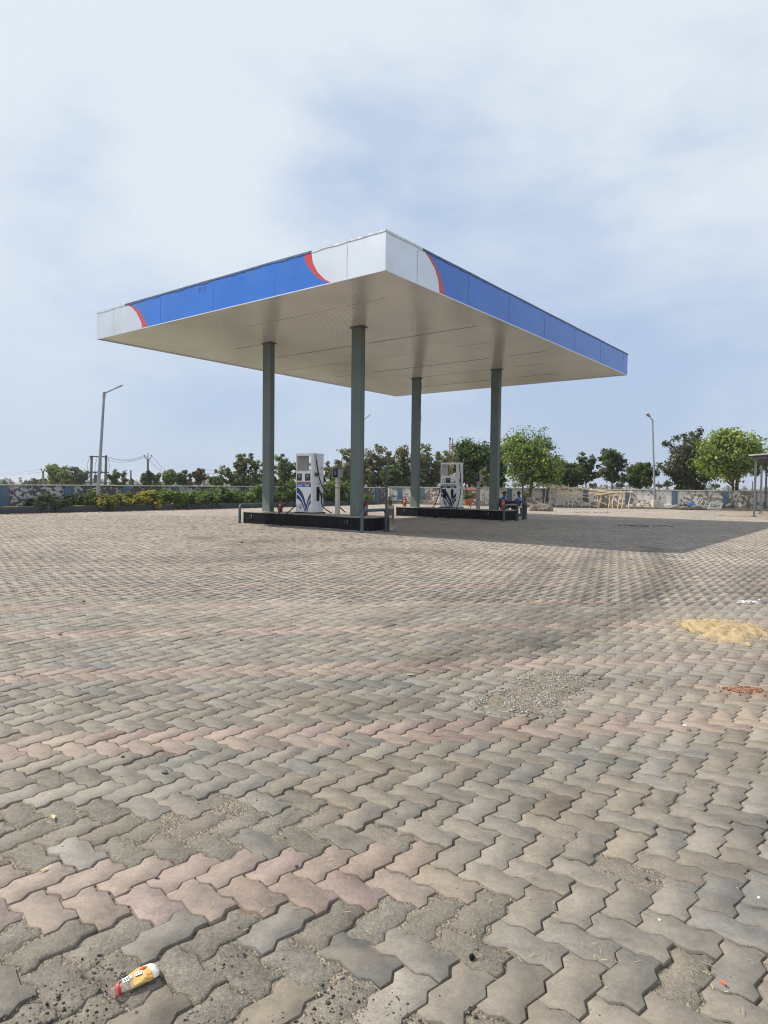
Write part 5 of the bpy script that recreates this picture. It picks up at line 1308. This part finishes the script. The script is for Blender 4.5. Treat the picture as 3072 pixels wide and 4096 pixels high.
w4 = empty('power_lines', hf.location + q, 0, 'faint wires to the right of the distant pair of poles', 'wires')
for dz in (0, -.5):
    b = at(1045, 1884, 130) - (hf.location + q); MB().tube([(0, 0, dz), Vector((0, 0, dz)).lerp(b, .5) - Vector((0, 0, .4)), b], .02, 4).build('wire', 'grey_wire', w4)
for px, top, lab in ((1796.5, 1757, 'taller rusty vent pipe with dark cap behind the back dispenser'), (1807.5, 1757, 'rusty vent pipe right of the capped one behind the back dispenser')):
    b = at(px, 1990, 46.2); b.z = 0; t = at(px, top, 46.2); o = empty('vent_pipe', b, 0, lab, 'vent pipe', 'vent pipes behind the back dispenser')
    MB().lathe([(.035, 0), (.035, t.z)], 10).build('pipe', 'rust_orange' if px > 1800 else 'rust_brown', o, smooth=True)
    MB().lathe([(.05, t.z - .02), (.07, t.z + .03), (.07, t.z + .10), (.03, t.z + .13)] if px < 1800 else [(.036, t.z), (.05, t.z + .03), (.02, t.z + .07)], 10).build('cap', 'pole_dark', o, smooth=True)

# ------------------------------------------------------------------ bamboo frame leaning on the far kerb
zb7 = lambda x, y: (2100 + x * .36166, 1850 + y * .36166)
YB = 43.6
def kerbY(px):                     # depth of a spot just in front of the far kerb
    d = ray(px, 2000); return far_y(0) / (1 + .325 * d.x / d.y) - .25
bo = at(2340, 2030, kerbY(2340)); bo.z = 0
bam = empty('bamboo_frame', bo, 0, 'long leaning rack of tied bamboo poles along the far wall', 'bamboo rack')
def bpole(p, q, r=.03, mat='bamboo', back=.0, lean=.25):
    P = zb7(*p); Q = zb7(*q); Ya, Yb = kerbY(P[0]), kerbY(Q[0])
    A = at(*P, Ya + back) ; B = at(*Q, Yb + back)
    hA = max(A.z, 0); hB = max(B.z, 0)
    A = at(*P, Ya + back + lean * hA); B = at(*Q, Yb + back + lean * hB)
    A.z = max(A.z, .01); B.z = max(B.z, .01)
    n = 7; rr_ = random.Random(int(p[0] * 7 + q[0])); pts = []; rad = []
    for k in range(n):
        t = k / (n - 1); c = A.lerp(B, t); s = .02 * math.sin(t * 3.1) * rr_.uniform(-1, 1)
        pts.append(c - bo + Vector((s, 0, s * .4))); rad.append(r * (1 - .25 * t))
    MB().tube(pts, rad, 7).build('bamboo_pole', mat, bam, smooth=True)
for p, q in (((212, 482), (240, 238)), ((260, 488), (292, 252)), ((338, 490), (368, 248)), ((425, 492), (462, 278)), ((475, 490), (480, 240)), ((522, 494), (548, 268)), ((617, 496), (643, 282)),
             ((712, 500), (740, 288)), ((803, 500), (806, 298)), ((815, 500), (848, 308)), ((925, 502), (945, 308)), ((965, 505), (980, 343)), ((1025, 505), (1055, 308)), ((1070, 505), (1100, 313)), ((1142, 506), (1180, 278))):
    bpole(p, q, .036)
for p, q in (((145, 236), (470, 268)), ((270, 262), (650, 296)), ((640, 294), (960, 322)), ((820, 318), (1195, 329)), ((400, 245), (640, 345)), ((285, 290), (420, 352)), ((410, 345), (620, 425)), ((610, 422), (815, 500)),
             ((250, 262), (470, 335)), ((460, 332), (770, 410)), ((350, 342), (640, 350)), ((630, 350), (860, 345)), ((760, 364), (960, 336)), ((900, 336), (1195, 323)), ((540, 275), (880, 312)), ((700, 340), (890, 318)), ((760, 405), (905, 470))):
    bpole(p, q, .033, 'bamboo', -.08)
bpole((1310, 510), (1192, 332), .024, 'bamboo_dark', .2)

# ------------------------------------------------------------------ shed at the right edge
pA, pB = G(3016, 2067), G(3041, 2054); pC = pB + (pB - pA) * 1.0
shed = empty('open_shed', pA, math.atan2(E1.y, -E1.x * -1) if False else 0, 'open tin roofed shed on slim steel posts at the right edge', 'shed')
D1 = (pB - pA).normalized(); D2 = -E1
for i, p in enumerate((pA, pB, pC)):
    q = p - pA; h = 2.92
    po = MB().beam((q.x, q.y, 0), (q.x, q.y, h), .10, .10, up=tuple(D1)).build('post', 'shed_post' if i < 2 else 'tin_shade', shed)
    MB().beam((q.x, q.y, 0), (q.x, q.y, .02), .3, .3, up=tuple(D1)).build('base_plate', 'steel_dark', po)
q0 = -D1 * .30 - D2 * .30; L2 = (pC - pA).length + 3.5; Wd = 7.0
ed = MB(); n = 60
for k in range(n):
    for s, (t0, t1, z0, z1) in enumerate(((0, .5, 0, .03), (.5, 1, .03, 0))):
        a, b = L2 * (k + t0) / n, L2 * (k + t1) / n
        P = [q0 + D1 * a + Vector((0, 0, 3.0 + z0)), q0 + D1 * b + Vector((0, 0, 3.0 + z1)), q0 + D1 * b + D2 * Wd + Vector((0, 0, 3.5 + z1)), q0 + D1 * a + D2 * Wd + Vector((0, 0, 3.5 + z0))]
        ed.add(P, [(0, 1, 2, 3)])
ed.build('tin_roof', 'tin_shade', shed)
MB().beam(q0 - D1 * .03 + Vector((0, 0, 3.0)), q0 - D1 * .03 + D2 * Wd + Vector((0, 0, 3.5)), .05, .07).build('roof_edge', 'tin_cream', shed)
for i, a in enumerate((.35, L2 * .33, L2 * .62)):
    p = q0 + D1 * a; MB().beam(p + D2 * .1 + Vector((0, 0, 2.92)), p + D2 * Wd + Vector((0, 0, 3.40)), .07, .10).build('rafter', 'tin_shade', shed)
for j in range(4):
    p = q0 + D2 * (.6 + j * 1.2) + Vector((0, 0, 2.99 + (.6 + j * 1.2) * .0714)); MB().beam(p, p + D1 * L2, .05, .05).build('purlin', 'tin_shade', shed)

# ------------------------------------------------------------------ scrap beside the far kerb
z8b = lambda x, y: (2600 + x * .2845, 1650 + y * .2845)
def S8(x, y, Y): return at(*z8b(x, y), Y)
Yk = 41.7
o = empty('steel_stand', S8(900, 1368, Yk), 0, 'overturned grey steel stand with cut out panel and ladder frame by the far kerb', 'steel stand'); o.location.z = 0; O = o.location.copy()
pl = [S8(850, 1240, Yk + .55) - O, S8(1035, 1275, Yk + .35) - O, S8(990, 1368, Yk - .1) - O, S8(795, 1358, Yk + .1) - O]
hl = [S8(855, 1287, Yk + .34) - O, S8(985, 1306, Yk + .22) - O, S8(968, 1340, Yk + .06) - O, S8(845, 1322, Yk + .18) - O]
nv = (pl[1] - pl[0]).cross(pl[3] - pl[0]).normalized()
if nv.y > 0: nv = -nv
m = MB()
for k in range(4):
    a, b, c, d = pl[k], pl[(k + 1) % 4], hl[(k + 1) % 4], hl[k]; m.prism([a, b, c, d], -nv * .035)
m.build('cut_out_panel', 'frame_grey', o)
m = MB(); a, b = pl[1], pl[2]; c = S8(1085, 1370, Yk + .25) - O; m.prism([a + nv * .002, b, c], (.0, .05, .0)); m.build('side_gusset', 'tin_shade', o)
tp0, tp1 = S8(680, 1212, Yk + .7) - O, S8(850, 1246, Yk + .5) - O
MB().beam(tp0, tp1, .045).build('top_rail', 'tin_grey', o)
for x0, y0, x1, y1 in ((690, 1215, 655, 1292), (748, 1222, 700, 1312), (806, 1238, 745, 1348)):
    MB().beam(S8(x0, y0, Yk + .62) - O, S8(x1, y1, Yk + .05) - O, .05).build('rung', 'frame_grey', o)
for x0, y0, x1, y1 in ((700, 1280, 820, 1300), (690, 1232, 720, 1290), (755, 1262, 790, 1330)):
    MB().beam(S8(x0, y0, Yk + .5) - O, S8(x1, y1, Yk + .25) - O, .035).build('brace', 'tin_shade', o)
o = empty('blue_crate', S8(570, 1330, Yk + .4), R_(12), 'crumpled bright blue sheet lying on the scrap heap', 'blue sheet'); o.location.z = .12
MB().prism([(-.36, -.2, .16), (.30, -.22, .12), (.40, .16, .30), (-.2, .2, .36)], (0, 0, .02)).build('top_sheet', 'tarp_blue', o)
MB().prism([(-.34, -.19, .16), (.28, -.21, .12), (.34, -.2, -.1), (-.1, -.18, -.1)], (0, .02, 0)).build('side_sheet', 'dark_navy', o)
def rock(name, label, p, sx, sy, sz, seed, mat, group=None, rz=0.):
    bm = bmesh.new(); bmesh.ops.create_icosphere(bm, subdivisions=2, radius=1); r = random.Random(seed)
    pl_ = [(Vector((r.uniform(-1, 1), r.uniform(-1, 1), r.uniform(-.6, 1))).normalized(), r.uniform(.55, .85)) for _ in range(9)]
    for v in bm.verts:
        for nn, d in pl_:
            e = v.co.dot(nn) - d
            if e > 0: v.co -= nn * e
        v.co *= 1 + r.uniform(-.04, .04); v.co = Vector((v.co.x * sx, v.co.y * sy, max(v.co.z, -.55) * sz + sz * .52))
    me = bpy.data.meshes.new(name); bm.to_mesh(me); bm.free(); me.materials.append(MT[mat]); o = bpy.data.objects.new(name, me); COL.objects.link(o)
    o.location = p; o.rotation_euler = (0, 0, rz); return tag(o, label, 'stone' if 'stone' in name else 'rubble', group)
def spot(px, py, z=0.0): p = G(px, py); p.z = z; return p
for i, (x, y, sx, sy, sz, lab) in enumerate(((470, 1345, .35, .22, .16, 'left broken slab of the scrap heap by the far kerb'), (590, 1352, .4, .25, .2, 'broken slab under the blue sheet'), (690, 1345, .38, .25, .2, 'broken slab against the steel stand'))):
    p = S8(x, y, Yk + .35); p.z = .03; rock('stone_slab', lab, p, sx, sy, sz, 300 + i, 'stone', 'broken slabs in the scrap heap')
o = empty('black_hose', S8(330, 1350, Yk + .3), 0, 'black flexible pipe arching over the scrap heap', 'pipe'); o.location.z = 0
MB().tube([S8(x, y, Yk + .3) - o.location for x, y in ((300, 1350), (370, 1325), (440, 1303), (500, 1293), (560, 1296), (620, 1300))], .025, 8).build('pipe', 'rubber', o, smooth=True)
MB().tube([S8(x, y, Yk + .45) - o.location for x, y in ((360, 1350), (430, 1322), (500, 1305), (580, 1302))], .02, 8).build('pipe_end', 'rubber', o, smooth=True)
p = S8(1130, 1350, Yk + .4); p.z = .05; rock('concrete_lump', 'pale grey broken concrete beside the foot of the bright tree', p, .32, .25, .28, 310, 'stone_grey')
# stones in front of the far kerb, by the bamboo
for i, (px, py, sx, sy, sz, lab) in enumerate(((2130, 2044, .32, .25, .27, 'left rough boulder of the row in front of the bamboo rack'), (2158, 2044, .48, .3, .27, 'middle rough boulder of the row in front of the bamboo rack'), (2190, 2045, .36, .28, .25, 'right dark boulder of the row in front of the bamboo rack'))):
    rock('stone_block', lab, spot(px, py), sx, sy, sz, 320 + i, 'stone', 'boulders before the bamboo rack', .2 * i)
p = spot(2150, 2031); p.y += .9; p.z = .05; rock('stone_ledge', 'long flat stone ledge behind the boulders', p, 1.3, .35, .22, 330, 'stone')
# grey concrete pieces at the foot of the big green tree
o = empty('concrete_block', at(2113, 2020, 43.6), R_(-18), 'dark grey hollow concrete piece leaning at the foot of the big green tree', 'concrete block'); o.location.z = 0
m = MB(); A = [(-.42, 0), (.42, 0), (.30, .62), (-.05, .70)]; Bh = [(-.12, .12), (.10, .12), (.08, .46), (-.04, .46)]
for k in range(4): m.prism([(A[k][0], 0, A[k][1]), (A[(k + 1) % 4][0], 0, A[(k + 1) % 4][1]), (Bh[(k + 1) % 4][0], 0, Bh[(k + 1) % 4][1]), (Bh[k][0], 0, Bh[k][1])], (0, .3, 0))
m.build('hollow_body', 'stone_grey', o)
# potted plants by the wall
def pot(label, px, Y, h, w, seed, grow=.5):
    o = empty('plant_pot', at(px, 2020, Y), 0, label, 'plant pot', 'terracotta pots by the far wall'); o.location.z = .06
    MB().lathe([(w * .62, 0), (w * .95, h * .85), (w * 1.08, h * .86), (w * 1.08, h), (w * .9, h), (w * .85, h * .9)], 16).build('pot', 'terracotta', o, smooth=True)
    leaf_mesh('plant', [(0, 0, h + grow * .45), (.08, 0, h + grow * .7), (-.08, .02, h + grow * .6)], [grow * .4] * 3, 40, .1, GREEN, seed, o, 2.2)
pot('terracotta pot right of the back dispenser under the little roof', 1865, 45.0, .38, .2, 401, .35); pot('terracotta pot nearest the back terminal post', 1880, 44.8, .42, .2, 402, .35)
pot('rusty pot at the foot of the far wall beside the big green tree', 2103, 44.6, .3, .16, 403, .7)
o = empty('little_shrine', at(1876, 2010, 45.3), R_(-8), 'small red brown shelter with flat tiled roof behind the back terminal post', 'shelter'); o.location.z = .06
MB().prism([(-.62, -.3, .98), (.62, -.3, .98), (.5, .25, 1.14), (-.5, .25, 1.14)], (0, 0, .05)).build('roof', 'rust_brown', o)
for x in (-.5, .5):
    for y in (-.22, .2): MB().box(x - .03, x + .03, y - .03, y + .03, 0, 1.0).build('leg', 'rust_brown', o)
MB().box(-.48, -.05, -.2, .15, .52, .86).build('box', 'rust_orange', o); MB().box(.06, .46, -.2, .15, .5, .84).build('box', 'terracotta', o); MB().box(-.5, .5, -.22, .2, .44, .48).build('shelf', 'rust_brown', o)
# low debris lines on the far paving
for i, (x0, y0, x1, y1, lab) in enumerate(((2930, 2064, 3010, 2066, 'long thin stick lying near the shed posts'), (2870, 2062, 2960, 2066, 'crooked stick lying in front of the shed'))):
    a, b = spot(x0, y0, .015), spot(x1, y1, .015); o = MB().tube([Vector((0, 0, 0)), (b - a) * .3 + Vector((0, .05, 0)), (b - a) * .7 - Vector((0, .04, 0)), b - a], .016, 6).build('fallen_stick', 'bark_pale', smooth=True); o.location = a; tag(o, lab, 'stick')
q = np.array([[*(G(px, py).xy)] for px, py in zip(r.uniform(2290, 2440, 260), r.normal(2049, 1.6, 260))]); 
tag(scatter_stones('pale_rubble', np.c_[q, np.zeros(len(q))], .02 + .06 * r.rand(len(q)) ** 2, stone_cols(len(q), r, .25, .5), 12, .5), 'line of pale rubble on the paving before the bamboo rack', 'rubble', kind='stuff')
q = np.array([[*(UV(KU - .12 - abs(a) * .35, b).xy)] for a, b in zip(r.randn(900), r.uniform(-3, 15, 900))]); k = r.rand(len(q)); bc = np.stack([.13 + .16 * k, .08 + .10 * k, .045 + .06 * k], 1)
tag(scatter_stones('leaf_litter', np.c_[q, np.zeros(len(q))], .015 + .03 * r.rand(len(q)), bc, 13, .35), 'brown leaf litter swept along the foot of the left kerb', 'leaf litter', kind='stuff')

# ------------------------------------------------------------------ people
def skin_mesh(name, chains, mat, parent, root=0, sub=2):
    """chains: list of lists of ((x,y,z), radius); equal points are shared"""
    vs = []; es = []; rad = []; key = {}
    def vid(p, r_):
        k = tuple(round(c, 4) for c in p)
        if k not in key: key[k] = len(vs); vs.append(p); rad.append(r_)
        return key[k]
    for ch in chains:
        ids = [vid(p, r_) for p, r_ in ch]
        es += [(a, b) for a, b in zip(ids[:-1], ids[1:]) if a != b]
    me = bpy.data.meshes.new(name); me.from_pydata(vs, es, []); o = bpy.data.objects.new(name, me); COL.objects.link(o)
    mo = o.modifiers.new('skin', 'SKIN'); mo.use_smooth_shade = True
    sv = me.skin_vertices[0].data if me.skin_vertices else None
    if sv is None: me.skin_vertices.new(); sv = me.skin_vertices[0].data
    for i, x in enumerate(rad): sv[i].radius = (x, x) if not isinstance(x, tuple) else x; sv[i].use_root = (i == root)
    s = o.modifiers.new('sub', 'SUBSURF'); s.levels = s.render_levels = sub
    dg = bpy.context.evaluated_depsgraph_get(); m2 = bpy.data.meshes.new_from_object(o.evaluated_get(dg)); bpy.data.objects.remove(o)
    m2.materials.clear(); m2.materials.append(MT[mat]); q = bpy.data.objects.new(name, m2); COL.objects.link(q); q.parent = parent
    m2.polygons.foreach_set('use_smooth', [True] * len(m2.polygons)); return q
def chair(label, p, rz):
    o = empty('plastic_chair', p, rz, label, 'chair', 'dark plastic chairs behind the back island')
    MB().box(-.22, .22, -.22, .22, .36, .39).build('seat', 'black_plastic', o, bevel=.01)
    bk = MB(); n = 8
    pts = [(-.20 - .06 * math.cos(a) - .03, .22 * math.sin(a)) for a in np.linspace(-1.4, 1.4, n)]
    for k in range(n - 1):
        (x0, y0), (x1, y1) = pts[k], pts[k + 1]; bk.add([(x0, y0, .39), (x1, y1, .39), (x1 - .12, y1, .80), (x0 - .12, y0, .80), (x0 - .02, y0, .39), (x1 - .02, y1, .39), (x1 - .14, y1, .80), (x0 - .14, y0, .80)], [(0, 1, 2, 3), (7, 6, 5, 4), (3, 2, 6, 7), (0, 4, 5, 1)])
    bk.build('backrest', 'black_plastic', o)
    for s in (-1, 1): MB().tube([(-.27, s * .24, .62), (-.1, s * .27, .64), (.14, s * .27, .62), (.19, s * .25, .5), (.19, s * .22, .38)], .02, 8).build('armrest', 'black_plastic', o, smooth=True)
    for x in (-.19, .19):
        for y in (-.19, .19): MB().tube([(x, y, .37), (x * 1.15, y * 1.15, 0)], [.022, .016], 8).build('leg', 'black_plastic', o, smooth=True)
def person(label, p, rz, shirt, reach, yoke):
    """seated low and leaning back, facing local +x; reach: forward arm pose"""
    o = empty('person', p, rz, label, 'person', 'two people chatting behind the back island')
    pel = (-.02, 0, .45); wa = (-.07, 0, .58); chs = (-.12, 0, .76); nb = (-.12, 0, .87); hd0 = (-.095, 0, .96); hd1 = (-.075, 0, 1.05); hd2 = (-.085, 0, 1.10)
    ch = [[(pel, .135), (wa, .125), (chs, (.115, .15)), (nb, .055), (hd0, .068), (hd1, .083), (hd2, .06)]]
    ch.append([(hd0, .068), ((-.005, 0, .97), .022)])                                       # chin and nose
    ch.append([(hd1, .083), ((.018, 0, 1.03), .012)])
    for s in (-1, 1): ch.append([(hd1, .083), ((-.085, s * .088, 1.04), .014)])              # ears
    hands = []
    for s in (-1, 1):
        sh = (-.12, s * .19, .80)
        el = (.04, s * .25, .60) if not (reach and s == -1) else (.13, s * .22, .66)
        wr = (.24, s * .14, .56) if not (reach and s == -1) else (.36, s * .12, .66)
        ch.append([(chs, (.115, .15)), (sh, .062), (el, .043), (wr, .03)])
        pm = (wr[0] + .07, wr[1] - s * .01, wr[2] - .01); ch.append([(wr, .03), (pm, .034)])
        for f in range(4):
            b = (pm[0] + .035, pm[1] + (f - 1.5) * .02, pm[2] - .004); m_ = (b[0] + .034, b[1], b[2] - .012); t = (b[0] + .048 + .008 * (f in (1, 2)), b[1], b[2] - .038)
            ch.append([(pm, .034), (b, .0095), (m_, .009), (t, .0075)])
        b = (pm[0] - .01, pm[1] - s * .04, pm[2]); ch.append([(pm, .034), (b, .012), ((b[0] + .04, b[1] - s * .012, b[2] - .012), .009)])
        hip = (.04, s * .10, .45); kn = (.46, s * .13, .50); an = (.50, s * .14, .09)
        ch.append([(pel, .135), (hip, .088), (kn, .060), (an, .038), ((.62, s * .15, .04), .034)])
    skin_mesh('body', ch, 'skin', o)
    # clothes follow the same joints, a little fuller
    sc = [[(pel, .150), (wa, .143), (chs, (.13, .165)), ((-.12, 0, .855), .075)]]
    for s in (-1, 1):
        el = (.04, s * .25, .60) if not (reach and s == -1) else (.13, s * .22, .66); sh = (-.12, s * .19, .80)
        sc.append([(chs, (.13, .165)), (sh, .076), (tuple(a + (b - a) * .75 for a, b in zip(sh, el)), .062)])
    skin_mesh('shirt', sc, shirt, o)
    yk = MB(); n = 10
    skin_mesh('shirt_yoke', [[((-.125, 0, .73), (.140, .176)), ((-.125, 0, .83), (.10, .12))], [((-.125, 0, .79), .1), ((-.12, -.15, .80), .082), ((-.07, -.215, .73), .070)], [((-.125, 0, .79), .1), ((-.12, .15, .80), .082), ((-.07, .215, .73), .070)]] if False else
              [[((-.12, -.20, .795), .082), ((-.085, -.215, .74), .074)], ][0:1], yoke, o)
    skin_mesh('shirt_yoke', [[((-.12, .20, .795), .082), ((-.085, .215, .74), .074)]], yoke, o)
    tr = [[((-.04, 0, .47), .155), (pel, .152)]]
    for s in (-1, 1): tr.append([(pel, .152), ((.04, s * .10, .45), .10), ((.46, s * .13, .50), .074), ((.50, s * .14, .12), .055)])
    skin_mesh('trousers', tr, 'trousers', o)
    for s in (-1, 1): skin_mesh('shoe', [[((.47, s * .14, .045), .044), ((.66, s * .155, .035), .034)]], 'shoe', o)
    skin_mesh('hair', [[((-.115, 0, .985), .078), ((-.105, 0, 1.05), .100), ((-.085, 0, 1.10), .088), ((-.07, 0, 1.135), .055)], [((-.085, 0, 1.10), .088), ((-.02, 0, 1.12), .050)]], 'hair', o)
    return o
PY = 30.3
pa = at(2025, 2000, PY + .2); pa.z = 0; pb = at(2067, 2000, PY - .28); pb.z = 0
chair('dark plastic chair under the left seated person', pa, R_(12)); chair('dark plastic chair under the right seated person', pb, R_(175))
person('seated person in blue shirt facing right behind the red extinguisher', pa, R_(12), 'shirt_blue', False, 'shirt_white')
person('seated person in light blue shirt facing left with arm reaching forward behind the T pole', pb, R_(175), 'shirt_blue', True, 'shirt_white')

# ------------------------------------------------------------------ small litter in the foreground
b0, b1 = G(446, 3972, .012), G(628, 3872, .012); ax = (b1 - b0); Lb = ax.length; ax.normalize()
o = empty('plastic_bottle', (b0 + b1) / 2 - Vector((0, 0, .012)), math.atan2(ax.y, ax.x), 'squashed clear plastic bottle with yellow label and red neck ring on the paving', 'bottle')
RX = Matrix.Rotation(R_(90), 3, 'Y')
def flatrev(prof, sq, n=18):      # lying along x, squashed in z
    m = MB(); vs = []
    for r_, x in prof:
        for k in range(n):
            a = 6.2832 * k / n; cr_ = .0022 * math.sin(x * 75 + k * .9) + .0014 * math.sin(x * 190 - k * 2.1)
            vs.append((x, r_ * math.cos(a) * (1 + .05 * math.sin(x * 60)) + .0015 * math.sin(x * 45), max(.001, .0125 + r_ * math.sin(a) * sq + cr_ * (math.sin(a) > -.2))))
    q = len(prof); m.add(vs, [(i * n + k, i * n + (k + 1) % n, (i + 1) * n + (k + 1) % n, (i + 1) * n + k) for i in range(q - 1) for k in range(n)] + [tuple(range(n - 1, -1, -1)), tuple((q - 1) * n + k for k in range(n))]); return m
h = Lb / 2
F_ = lambda t: -h + Lb * t
flatrev([(.010, F_(0)), (.0118, F_(.02)), (.0118, F_(.10)), (.0125, F_(.115))], .95).build('neck_thread', 'clear_plastic', o, smooth=True)
flatrev([(.0145, F_(.105)), (.0150, F_(.112)), (.0150, F_(.148)), (.0145, F_(.152))], .95).build('neck_ring', 'cap_red', o, smooth=True)
flatrev([(.0125, F_(.152)), (.0135, F_(.19)), (.019, F_(.27)), (.0235, F_(.36)), (.0255, F_(.40))], .46).build('shoulder', 'clear_plastic', o, smooth=True)
lab = flatrev([(.0235, F_(.36)), (.0250, F_(.40)), (.0262, F_(.46)), (.0268, F_(.52)), (.0275, F_(.58)), (.0278, F_(.64)), (.0285, F_(.70)), (.0290, F_(.76)), (.0292, F_(.82))], .36).build('label', 'label_yellow', o, smooth=True)
flatrev([(.0290, F_(.815)), (.0292, F_(.86)), (.0280, F_(.92)), (.0235, F_(.965)), (.014, F_(1.0))], .36).build('bottle_base', 'paper', o, smooth=True)
m = MB()
def patch(x, y, pts, mi): m.add([(x + a, y + b,   .0125 + .0104 * math.sqrt(max(0, 1 - ((y + b) / .029) ** 2)) * 1.0 + .0009) for a, b in pts], [tuple(range(len(pts)))], mi)
patch(-.018, .006, [(-.014, -.008), (.0, -.011), (.012, -.006), (.014, .004), (.004, .009), (-.010, .008)], 0)
patch(.012, .004, [(-.012, -.006), (.006, -.009), (.012, .002), (.0, .008), (-.010, .006)], 0)
for k in range(4): patch(-.025 + k * .006, .004, [(-.0015, -.006), (.0008, -.006), (.0012, .006), (-.001, .006)], 1)
for k in range(4): patch(.004 + k * .005, .003, [(-.0012, -.004), (.0008, -.004), (.001, .004), (-.001, .004)], 2)
patch(.030, .013, [(-.012, -.004), (.0, -.006), (.010, .0), (.002, .006), (-.01, .004)], 3); patch(.034, -.013, [(-.010, -.006), (.006, -.005), (.012, .002), (-.002, .006)], 3)
m.build('label_print', ['ink_white', 'black_plastic', 'pump_navy', 'logo_red'], lab)
def leaf(label, px, py, s, rz, mat='leaf_dry', name='fallen_leaf', z=.004):
    m = MB(); P = [(-1, 0, .06), (-.5, .38, .16), (.1, .30, .10), (.35, .5, .2), (.55, .18, .06), (1.0, .0, .22), (.5, -.22, .05), (.1, -.42, .18), (-.45, -.32, .12)]
    m.add([(a * s, b * s, c * s + .001) for a, b, c in P] + [(0, 0, .0 * s)], [(9, i, (i + 1) % 9) for i in range(9)])
    m.tube([(-s, 0, .06 * s), (-s * 1.5, .1 * s, .02 * s)], .0012, 5); o = m.build(name, mat); o.location = spot(px, py, z); o.rotation_euler = (0, 0, rz); return tag(o, label, 'leaf' if 'leaf' in name else 'litter')
leaf('pale curled leaf on the red paving band near the centre', 1640, 2702, .032, .4)
leaf('small dry leaf between crumbled blocks at left', 212, 3272, .022, 2.2); leaf('tiny pale leaf at lower left above the red blocks', 178, 3482, .016, 1.0)
o = MB().prism([(-.010, -.002, 0), (.010, -.0035, .001), (.011, .002, .002), (-.008, .0025, .001)], (0, 0, .004)).build('orange_scrap', 'orange_bit'); o.location = spot(2893, 3942, .004); o.rotation_euler = (0, .15, R_(110)); tag(o, 'bright orange plastic scrap in a joint at lower right', 'litter')
for i, (px, py, s, lab, mat) in enumerate(((660, 3094, .016, 'single dark stone on the grey blocks above the crumbled rows', 'stone_grey'), (1358, 3262, .010, 'small dark pebble on a grey block near the middle', 'stone_grey'), (1186, 3468, .009, 'small dark pebble on a red block right of centre', 'stone_grey'), (626, 3514, .008, 'dark pebble on the left red blocks', 'stone_grey'),
        (1888, 3833, .013, 'black chip at the joint by the straw, lower centre right', 'black_plastic'), (2585, 3514, .010, 'dark chip on the large right hand blocks', 'stone_grey'), (2640, 3682, .006, 'pale pebble with dark shadow on the right hand blocks', 'conc_pale'), (3035, 3595, .007, 'white pebble near the right edge', 'paper'),
        (2792, 3548, .010, 'dark chip right of the large blocks near the joint', 'stone_grey'), (965, 2172, .05, 'dark clod on the paving left of the near island', 'stone'), (490, 3960 - 930, .011, 'dark pebble at far left of the crumbled rows', 'stone'), (1773, 2690, .012, 'dark pebble right of the pale curled leaf', 'stone'), (2396, 2714, .02, 'dark clod beside the mortar spill', 'stone'), (2182, 2588, .018, 'brownish clod in the middle of the paving', 'stone'),
        (2755, 2925, .016, 'small clod left of the brick crumbs', 'stone'), (2740, 2907, .012, 'pale pebble left of the brick crumbs', 'paper'), (2565, 2690 + 40, .015, 'dark pebble between mortar spill and brick crumbs', 'stone'), (965, 3062 - 500, .016, 'dark pebble on the mid left paving', 'stone'), (335, 2408, .022, 'dark clod far left on the paving', 'stone'), (240, 2540, .02, 'dark clod at left on the pale paving', 'stone'))):
    rock('loose_stone', lab, spot(px, py, .0), s, s * .8, s * .8, 500 + i, mat, None, i)
q = np.array([[*(G(px, py).xy)] for px, py in zip(r.uniform(2650, 2770, 60), r.normal(2238, 1.2, 60))]); 
tag(scatter_stones('white_crumbs', np.c_[q, np.zeros(len(q))], .006 + .015 * r.rand(len(q)) ** 2, np.full((len(q), 3), .6), 14, .5), 'row of white crumbs on the paving just outside the shadow', 'crumbs', kind='stuff')
q = np.array([[*(G(px, py).xy)] for px, py in zip(r.normal(2990, 22, 90), r.normal(2408, 2.5, 90))]); 
tag(scatter_stones('white_lime', np.c_[q, np.zeros(len(q))], .008 + .02 * r.rand(len(q)) ** 2, np.full((len(q), 3), .55), 15, .25), 'small white lime spill above the sand patch', 'lime', kind='stuff')

# ------------------------------------------------------------------ the air
hz_m = bpy.data.materials.new('haze'); hz_m.use_nodes = True
_t = hz_m.node_tree; _t.nodes.clear(); _o = _t.nodes.new('ShaderNodeOutputMaterial'); _v = _t.nodes.new('ShaderNodeVolumePrincipled')
_v.inputs['Color'].default_value = (.86, .90, .96, 1); _v.inputs['Density'].default_value = .0005; _v.inputs['Anisotropy'].default_value = .3
_t.links.new(_v.outputs[0], _o.inputs['Volume'])
MT['haze'] = hz_m
hz_o = MB().box(-2510, 2510, -70, 3010, -1.2, 16).build('haze', 'haze'); tag(hz_o, 'thin pale haze in the air over the yard and fields', 'haze', kind='stuff')
